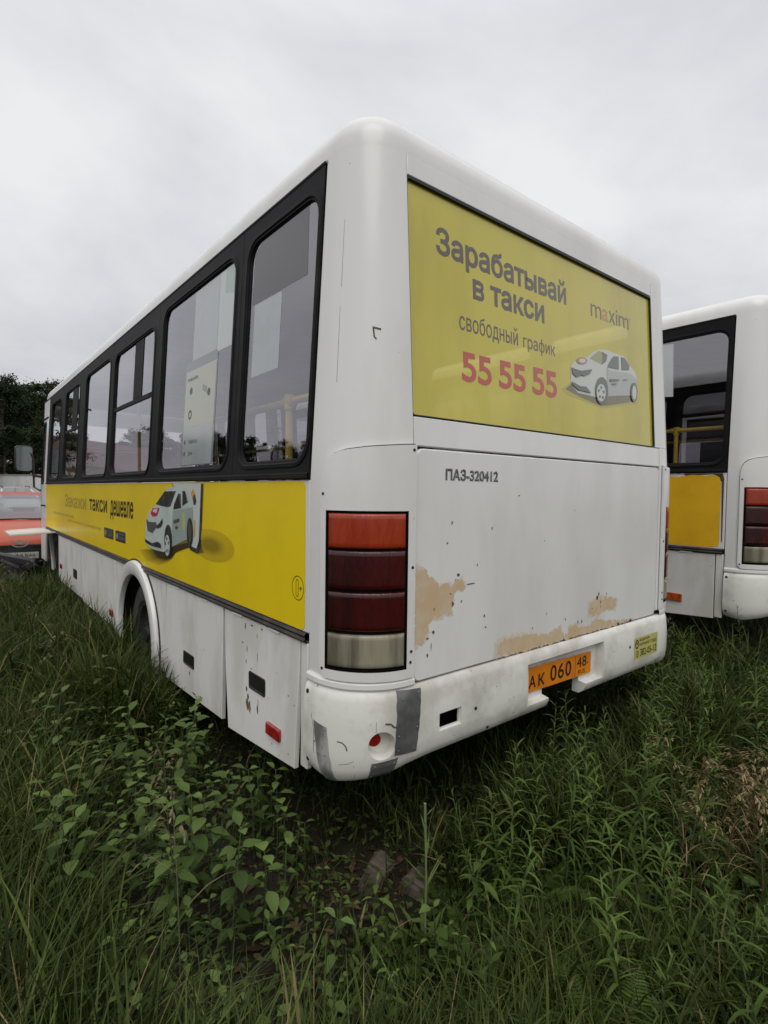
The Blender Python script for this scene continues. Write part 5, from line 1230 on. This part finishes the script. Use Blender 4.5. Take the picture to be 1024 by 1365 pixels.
# --- two blocks of stone on the bare soil
STONE = mat('grey_stone', (0.10, 0.078, 0.060), 0.9, c2=(0.05, 0.042, 0.028), vscale=12, spot=((0.22, 0.08, 0.05), 18, 0.64), bump=0.5, bscale=30)
def stone(name, loc, dim, rz, tilt, seed):
    bm = bmesh.new(); bmesh.ops.create_cube(bm, size=1.0); bmesh.ops.bevel(bm, geom=list(bm.edges), offset=0.10, segments=2, affect='EDGES'); bmesh.ops.subdivide_edges(bm, edges=list(bm.edges), cuts=2, use_grid_fill=True)
    for v in bm.verts:
        q = v.co.copy(); v.co += Vector((noise.noise(q*2.3 + Vector((seed, 0, 0))), noise.noise(q*2.3 + Vector((0, seed, 0))), noise.noise(q*2.3 + Vector((0, 0, seed))))) * 0.12
        v.co = Vector((v.co.x*dim[0], v.co.y*dim[1], v.co.z*dim[2]))
    me = bpy.data.meshes.new(name); bm.to_mesh(me); bm.free(); me.materials.append(STONE); me.shade_smooth(); me.set_sharp_from_angle(angle=radians(50))
    o = bpy.data.objects.new(name, me); COL.objects.link(o); o.location = loc; o.rotation_euler = (tilt, 0.12, rz); return o
tag(stone('stone_block', (0.17, 0.07, 0.035), (0.12, 0.08, 0.13), 0.5, 0.35, 1.0), 'grey upright stone leaning on bare soil under the bus corner', 'stone')
tag(stone('stone_block', (0.30, -0.04, 0.0), (0.16, 0.11, 0.08), 0.35, 0.1, 6.0), 'flat brownish stone lying half buried among weeds beside the upright stone', 'stone')

# ------------------------------------------------------------------ trees
def crown_mesh(name, kind, seed, H, mt):
    r = np.random.default_rng(seed)
    cl = []
    if kind == 'pine':
        for k in range(26):
            t = r.uniform(0.38, 1.0); R = 0.24*H*(1.05 - t)**0.6 + 0.03*H; a = r.uniform(0, 2*pi); q = R*r.uniform(0.2, 1.0); cl.append((q*cos(a), q*sin(a), H*t - 0.02*H, 0.075*H*r.uniform(0.6, 1.3)))
    elif kind == 'spruce':
        for k in range(60):
            t = r.uniform(0.12, 1.0); R = 0.17*H*(1.02 - t); a = r.uniform(0, 2*pi); q = R*r.uniform(0.4, 1.0); cl.append((q*cos(a), q*sin(a), H*t - 0.3*q, 0.020*H + 0.035*H*(1-t)))
    else:
        for k in range(38):
            t = r.uniform(0.28, 0.97); R = 0.30*H*math.sqrt(max(0.05, 1 - ((t-0.58)/0.42)**2)); a = r.uniform(0, 2*pi); q = R*math.sqrt(r.uniform(0.05, 1.0)); cl.append((q*cos(a), q*sin(a), H*t, 0.062*H*r.uniform(0.6, 1.3)))
    Q = 9500//len(cl); V, T = [], []
    for (x, y, z, s) in cl:
        n = int(Q*r.uniform(0.7, 1.3)); c = r.normal(0, 0.56, (n, 3))*s; c[:, 2] *= 0.55; c += (x, y, z)
        u = r.normal(0, 1, (n, 3)); u /= np.linalg.norm(u, axis=1)[:, None]; w = np.cross(u, r.normal(0, 1, (n, 3))); w /= np.linalg.norm(w, axis=1)[:, None]
        L = H*r.uniform(0.006, 0.016, n)[:, None]; W_ = L*(0.35 if kind != 'leafy' else 0.7)
        V.append(np.stack([c - u*L, c - w*W_, c + u*L, c + w*W_], 1)); T.append(np.repeat(np.clip(r.beta(2, 3, n) + r.uniform(-.15, .15), 0, 1), 4))
    V = np.concatenate(V).reshape(-1, 3); n = len(V)//4
    return mesh_np(name, V, (np.arange(n)*4)[:, None] + np.arange(4)[None], [], np.concatenate(T), mt), cl
BARK = mat('tree_bark', (0.085, 0.055, 0.038), 0.9, c2=(0.04, 0.03, 0.024), vscale=6, stretch=(1, 1, 0.2), bump=0.5, bscale=12)
PINE = leafmat('pine_needles', (0.010, 0.018, 0.010), (0.038, 0.055, 0.026), 0.6, 0.15)
TLEAF = leafmat('tree_leaves', (0.015, 0.028, 0.010), (0.055, 0.080, 0.026), 0.55, 0.25)
def tree_proto(name, kind, seed, H):
    me, cl = crown_mesh('crown', kind, seed, H, PINE if kind != 'leafy' else TLEAF)
    t = empty(name); m = MB(); r = random.Random(seed)
    top = 0.97 if kind != 'leafy' else 0.7
    m.tube([(0.01*H*sin(4*q+seed), 0.01*H*cos(3*q), H*top*q - 0.1*(q == 0)) for q in span(0, 1, 7)], [0.021*H*(1-0.9*q)+0.004*H for q in span(0, 1, 7)], 8)
    for (x, y, z, s) in cl[::2]:
        z0 = z*0.86 if kind == 'leafy' else z - 0.02*H; z0 = min(z0, H*top); m.tube([(0, 0, z0), (x*0.5, y*0.5, lerp(z0, z, 0.6)), (x, y, z)], [0.006*H, 0.004*H, 0.0012*H], 5)
    m.build('trunk', BARK, t, 60)
    c = bpy.data.objects.new('crown', me); COL.objects.link(c); c.parent = t
    return t
T_ = {k: [tree_proto(n, k, s, 10.0) for s in ss] for k, n, ss in (('pine', 'pine_tree', (1, 2)), ('spruce', 'spruce_tree', (3, 4)), ('leafy', 'leafy_tree', (5, 6)))}
tused = []
def plant(kind, i, x, y, h, rz, label, group=None):
    p = T_[kind][i]
    if p in tused: o = copy_tree(p)
    else: o = p; tused.append(p)
    o.location = (x, y, 0); o.rotation_euler = (0, 0, rz); s = h/10.0; o.scale = (s, s, s)
    tag(o, label, 'tree', group); return o
def vw(px, depth):
    """ground point at a bearing of the camera"""
    t = (px - 512)/720.95
    return _C[0] + _R[0][0]*t*depth + _R[0][2]*depth, _C[1] + _R[1][0]*t*depth + _R[1][2]*depth
for kind, i, px, dep, h, rz in (('leafy', 0, 48, 46, 10.2, 0.3), ('pine', 0, 4, 44, 10.6, 1.2), ('leafy', 1, 22, 50, 11.0, 2.0), ('pine', 1, 36, 56, 12.0, 0.7), ('leafy', 0, -22, 46, 10.4, 4.0), ('pine', 0, -48, 52, 13, 2.6), ('leafy', 1, 62, 58, 11.0, 5.0), ('leafy', 1, 8, 40, 6.0, 3.3), ('leafy', 0, 38, 42, 6.2, 1.1), ('leafy', 1, -80, 48, 11, 0.4), ('pine', 1, -120, 50, 13, 5.5)):
    x, y = vw(px, dep); plant(kind, i, x, y, h, rz, 'dark dense tree beyond the parked cars, in a row with others', 'dark trees beyond the parked cars')
x, y = vw(74, 60); plant('pine', 1, x, y, 13.2, 4.1, 'thin-topped pine showing just above the bus roof at its front end')
# woods and a house off to the side, seen as reflections in the bus windows
r = random.Random(77)
for k in range(46):
    a = lerp(0.96, 1.34, k/45.0) + r.uniform(-0.006, 0.006); D = r.uniform(75, 105); kind = r.choice(['spruce', 'spruce', 'leafy', 'pine'])
    plant(kind, r.randrange(2), -D*cos(a), D*sin(a), r.uniform(0.115, 0.165)*D, r.uniform(0, 6.28), 'far tree of the wood across the field, mirrored in the bus windows', 'trees of the far wood')
for (x, y, h, k_) in ((-3.6, 40, 8.5, 'leafy'), (-2.2, 42, 13, 'pine')):
    plant(k_, 0, x, y, h, 1.0, 'tall tree beside the low house, mirrored in the front bus windows', 'trees beside the low house')

# ------------------------------------------------------------------ house, wall, cars
def house():
    t = empty('brick_house', (-7.9, 47, 0), radians(12)); t.scale = (1.0, 1.0, 1.3)
    m = MB(); m.box((0, 0, 1.55), (9.0, 6.0, 3.1)); m.build('wall', mat('yellow_brick', (0.36, 0.27, 0.15), 0.85, c2=(0.28, 0.20, 0.11), vscale=4), t)
    m = MB(); m.add([(-4.9, -3.5, 3.0), (4.9, -3.5, 3.0), (4.9, 3.5, 3.0), (-4.9, 3.5, 3.0), (-4.9, 0, 4.7), (4.9, 0, 4.7)], [(0, 1, 5, 4), (2, 3, 4, 5), (0, 4, 3), (1, 2, 5), (0, 3, 2, 1)]); m.build('roof', mat('red_brown_sheet_roof', (0.065, 0.026, 0.023), 0.8, var=0.3, vscale=3), t, None)
    for x in (-3.0, -0.6, 1.8):
        m = MB(); m.box((x, -3.02, 1.7), (1.3, 0.08, 1.3)); w = m.build('window', mat('house_window_frame', (0.6, 0.6, 0.58), 0.5), t); m = MB(); m.box((x, -3.065, 1.7), (1.1, 0.02, 1.1)); m.build('pane', PDARK, w)
    tag(t, 'low yellow brick house with red-brown roof, mirrored in the bus windows', 'house')
house()
def white_wall():
    x0, y0 = vw(-160, 40); x1, y1 = vw(120, 36)
    o = MB(); a = math.atan2(y1-y0, x1-x0); L = math.hypot(x1-x0, y1-y0); Rm = Matrix.Rotation(a, 3, 'Z')
    t = empty('boundary_wall', (x0, y0, 0), a)
    m = MB(); m.box((L/2, 0, 1.15), (L, 0.12, 2.3)); m.build('wall', mat('weathered_white_wall', (0.72, 0.72, 0.71), 0.8, c2=(0.60, 0.60, 0.59), vscale=1.5, stretch=(1, 1, 0.4)), t)
    m = MB(); m.box((L/2, 0, 2.33), (L+0.1, 0.2, 0.06)); m.build('coping', mat('wall_coping', (0.40, 0.40, 0.40), 0.7, var=0.3), t)
    tag(t, 'long low white wall in front of the dark trees', 'wall')
white_wall()

CGLASS = glass('car_glass', (0.55, 0.60, 0.58), 0.14)
CARBLACK = mat('car_black_plastic', (0.018, 0.018, 0.019), 0.55, var=0.4, vscale=10)
ALLOY = mat('car_wheel_grey', (0.28, 0.28, 0.28), 0.4, 0.5, var=0.3, vscale=10)
LAMP = mat('car_lamp', (0.45, 0.46, 0.46), 0.12, 0.3, coat=0.8)
def make_car(loc, rz, paint, name, plate_txt=None, emblem=False, rails=False):
    """a small hatchback whose nose points along -y"""
    t = empty(name, loc, rz); Wd = 0.83
    # stations: y, sill z, half width at sill, belt z, half width at belt, deck z, half width at deck edge
    st = [(-1.93, 0.34, 0.50, 0.50, 0.60, 0.62, 0.52), (-1.88, 0.26, 0.66, 0.52, 0.74, 0.70, 0.62), (-1.70, 0.22, 0.75, 0.58, 0.80, 0.80, 0.66), (-1.30, 0.20, 0.79, 0.66, 0.83, 0.90, 0.70), (-0.85, 0.20, 0.79, 0.72, 0.835, 0.985, 0.73),
          (-0.2, 0.20, 0.79, 0.74, 0.84, 0.98, 0.75), (0.6, 0.20, 0.79, 0.76, 0.84, 1.00, 0.75), (1.3, 0.22, 0.79, 0.78, 0.83, 1.03, 0.73), (1.70, 0.26, 0.76, 0.80, 0.80, 1.02, 0.70), (1.88, 0.34, 0.66, 0.76, 0.72, 0.96, 0.62)]
    m = MB(); rows = []
    for y, z0, w0, z1, w1, z2, w2 in st:
        half = [(w0*0.9, z0), (w0, z0+0.05), (lerp(w0, w1, 0.6), lerp(z0, z1, 0.5)), (w1, z1), (lerp(w1, w2, 0.35), lerp(z1, z2, 0.7)), (w2, z2), (w2*0.55, z2+0.025), (0, z2+0.035)]
        rows.append([(-x, y, z) for x, z in half] + [(x, y, z) for x, z in half[-2::-1]])
    m.grid(rows); n = len(rows[0]); m.f.append(list(range(n))); m.m.append(0); m.f.append(list(range((len(rows)-1)*n, len(rows)*n))[::-1]); m.m.append(0)
    m.build('body', paint, t, 40)
    # cabin: roof with pillars, then panes between them
    P = lambda y, z, w: [(-w, y, z), (w, y, z)]
    base = [(-0.90, 1.0, 0.70), (-0.05, 1.43, 0.56), (0.55, 1.49, 0.56), (1.15, 1.46, 0.55), (1.78, 1.05, 0.66)]
    m = MB(); rows = []
    for y, z, w in base[1:4]: rows.append([(-w, y, z-0.05), (-w*0.93, y, z), (-w*0.5, y, z+0.03), (0, y, z+0.04), (w*0.5, y, z+0.03), (w*0.93, y, z), (w, y, z-0.05)])
    m.grid(rows)
    for s in (-1, 1):
        for p, q, r_ in (((s*0.70, -0.90, 1.0), (s*0.55, -0.05, 1.40), 0.035), ((s*0.74, 0.30, 1.0), (s*0.555, 0.30, 1.44), 0.035), ((s*0.73, 1.20, 1.02), (s*0.55, 1.10, 1.42), 0.05), ((s*0.66, 1.76, 1.03), (s*0.53, 1.15, 1.44), 0.05)): m.tube([p, q], r_, 6)
    m.build('roof', paint, t, 50)
    m = MB(); m.grid([[(lerp(-0.69, 0.69, i/6.0), -0.90 - 0.06*(1-(i/3.0-1)**2), 1.0) for i in range(7)], [(lerp(-0.545, 0.545, i/6.0), -0.04 - 0.05*(1-(i/3.0-1)**2), 1.435 + 0.03*(1-(i/3.0-1)**2)) for i in range(7)]]); m.build('windscreen', CGLASS, t)
    m = MB(); m.add([(-0.65, 1.77, 1.04), (0.65, 1.77, 1.04), (0.53, 1.16, 1.45), (-0.53, 1.16, 1.45)], [(0, 1, 2, 3)]); m.build('rear_glass', CGLASS, t)
    for s in (-1, 1):
        for a, b in ((-0.80, 0.27), (0.34, 1.14)):
            m = MB(); m.add([(s*0.72, a, 1.0), (s*0.74, b, 1.0), (s*0.56, b, 1.42), (s*0.56, max(a+0.1, -0.02) if a < 0 else a, 1.41)], [(0, 1, 2, 3)]); m.build('side_glass', CGLASS, t)
        m = MB(); m.tube([(s*0.60, -1.80, 0.64), (s*0.66, -1.76, 0.67), (s*0.72, -1.62, 0.72), (s*0.76, -1.45, 0.76)], [0.05, 0.085, 0.075, 0.03], 10); m.build('headlight', LAMP, t)
        m = MB(); m.tube([(s*0.78, -0.72, 1.02), (s*0.88, -0.70, 1.05), (s*0.95, -0.68, 1.05)], [0.03, 0.075, 0.06], 8); m.build('door_mirror', CARBLACK, t)
        for y in (-1.22, 1.22):
            m = MB(); m.lathe([(0.18, -0.09), (0.26, -0.10), (0.295, -0.07), (0.30, 0.0), (0.295, 0.07), (0.26, 0.10), (0.18, 0.09)], (s*0.75, y, 0.30), (1, 0, 0), 28); w = m.build('wheel', TYRE, t); m = MB(); m.lathe([(0.19, s*0.09), (0.17, s*0.06), (0.06, s*0.075), (0.0, s*0.08)], (s*0.75, y, 0.30), (1, 0, 0), 20); m.build('rim', ALLOY, w)
            m = MB(); m.grid([[(s*(0.80 if r_ > 0.3 else 0.842), y + r_*cos(a), 0.31 + r_*sin(a)) for a in span(0, pi, 16)] for r_ in (0.31, 0.36)]); m.build('wheel_arch', CARBLACK, t)
        if rails:
            m = MB(); m.tube([(s*0.52, 0.0, 1.44), (s*0.52, 0.05, 1.53), (s*0.52, 1.05, 1.55), (s*0.52, 1.12, 1.46)], 0.016, 6); m.build('roof_rail', CARBLACK, t)
    m = MB(); m.grid([[(x, -1.975 + 0.10*(abs(x)/0.6)**2, z) for x in span(-0.74, 0.74, 10)] for z in (0.22, 0.585)]); m.box((0, -1.96, 0.60), (1.1, 0.03, 0.03)); m.build('grille', CARBLACK, t)  # black sheet widened across the nose to stand for the dark void there
    if emblem:
        m = MB(); oc = [(-0.14, 0.70), (-0.10, 0.60), (-0.05, 0.575), (0.05, 0.575), (0.10, 0.60), (0.14, 0.70), (0.115, 0.70), (0.085, 0.615), (0.04, 0.595), (-0.04, 0.595), (-0.085, 0.615), (-0.115, 0.70)]
        poly(m, lambda a, b, d: (a, -1.985 + d, b), oc, 0.0)
        lion = [(-0.05, 0.62), (-0.02, 0.625), (-0.015, 0.645), (0.01, 0.63), (0.03, 0.615), (0.045, 0.625), (0.03, 0.65), (0.05, 0.675), (0.03, 0.685), (0.02, 0.67), (0.0, 0.705), (-0.025, 0.71), (-0.04, 0.69), (-0.06, 0.68), (-0.045, 0.665), (-0.03, 0.66), (-0.04, 0.64)]
        poly(m, lambda a, b, d: (a, -1.987 + d, b), lion, 0.0); m.build('emblem', mat('emblem_silver', (0.6, 0.6, 0.6), 0.25, 0.7), t, None)
    if plate_txt:
        m = MB(); m.box((0.0, -2.0, 0.43), (0.52, 0.012, 0.112)); p = m.build('number_plate', mat('white_plate', (0.5, 0.5, 0.48), 0.5, var=0.3, vscale=15), t)
        m = MB(); text(m, lambda a, b, d: (a, -2.0075 + d, b), plate_txt, -0.21, 0.21, 0.405, 0.455, 0.0); m.build('plate_lettering', INK, p, None)
    m = MB(); m.tube([(0.25, -0.02, 1.47), (0.25, 0.30, 1.62)] if rails else [(0.0, 0.3, 1.53), (0.0, 0.42, 1.60)], 0.006, 5); m.build('aerial', CARBLACK, t)
    m = MB(); m.tube([(-0.5, -0.92, 1.012), (0.05, -0.965, 1.02), (0.5, -0.92, 1.012)], 0.012, 5); m.build('wiper', CARBLACK, t)
    return t
RED = mat('faded_red_paint', (0.46, 0.062, 0.018), 0.45, c2=(0.40, 0.085, 0.035), vscale=2.5, coat=0.2)
x, y = vw(32, 9.6)
HEAD = math.atan2(_C[1]-y, _C[0]-x)
car = make_car((x - 0.02, y + 1.2, -0.04), HEAD + pi/2 + radians(2), RED, 'red_car', 'Н864АВ48', True); car.scale = (1, 1, 0.95); tag(car, 'faded red hatchback with silver lion badge, parked nose out past the bus front', 'car')
x, y = vw(22, 25)
car = make_car((x, y, 0.0), math.atan2(_C[1]-y, _C[0]-x) + pi/2 + radians(8), mat('white_car_paint', (0.55, 0.56, 0.57), 0.35, coat=0.6, var=0.06), 'white_car', None, False, True); tag(car, 'white car with roof rails standing behind the red hatchback', 'car')
# scrap leaning in the grass before the red car
x, y = vw(22, 7.3)
t = empty('scrap_engine', (x, y, gh(x, y)), radians(-50)); t.scale = (1.3, 1.3, 1.45)
m = MB(); m.lathe([(0.0, 0.0), (0.13, 0.0), (0.15, 0.03), (0.15, 0.20), (0.12, 0.24), (0.12, 0.30), (0.05, 0.33), (0.0, 0.33)], (0, 0, 0.0), (0.1, 0, 1), 18); m.build('drum', CARBLACK, t)
m = MB(); m.box((0.0, 0.0, 0.36), (0.55, 0.10, 0.05), rot=Matrix.Rotation(0.12, 3, 'Y')); m.tube([(-0.3, 0.02, 0.0), (-0.27, 0.0, 0.36)], 0.02, 6); m.tube([(0.2, 0.05, 0.0), (0.24, 0.0, 0.38)], 0.02, 6); m.build('bracket', CARBLACK, t)
m = MB(); m.tube([(-0.2, -0.06, 0.30), (-0.05, -0.13, 0.36), (0.12, -0.10, 0.30), (0.16, -0.05, 0.2)], 0.018, 8); m.build('hose', TYRE, t)
tag(t, 'black scrap machine part on legs in the grass before the red car', 'scrap')
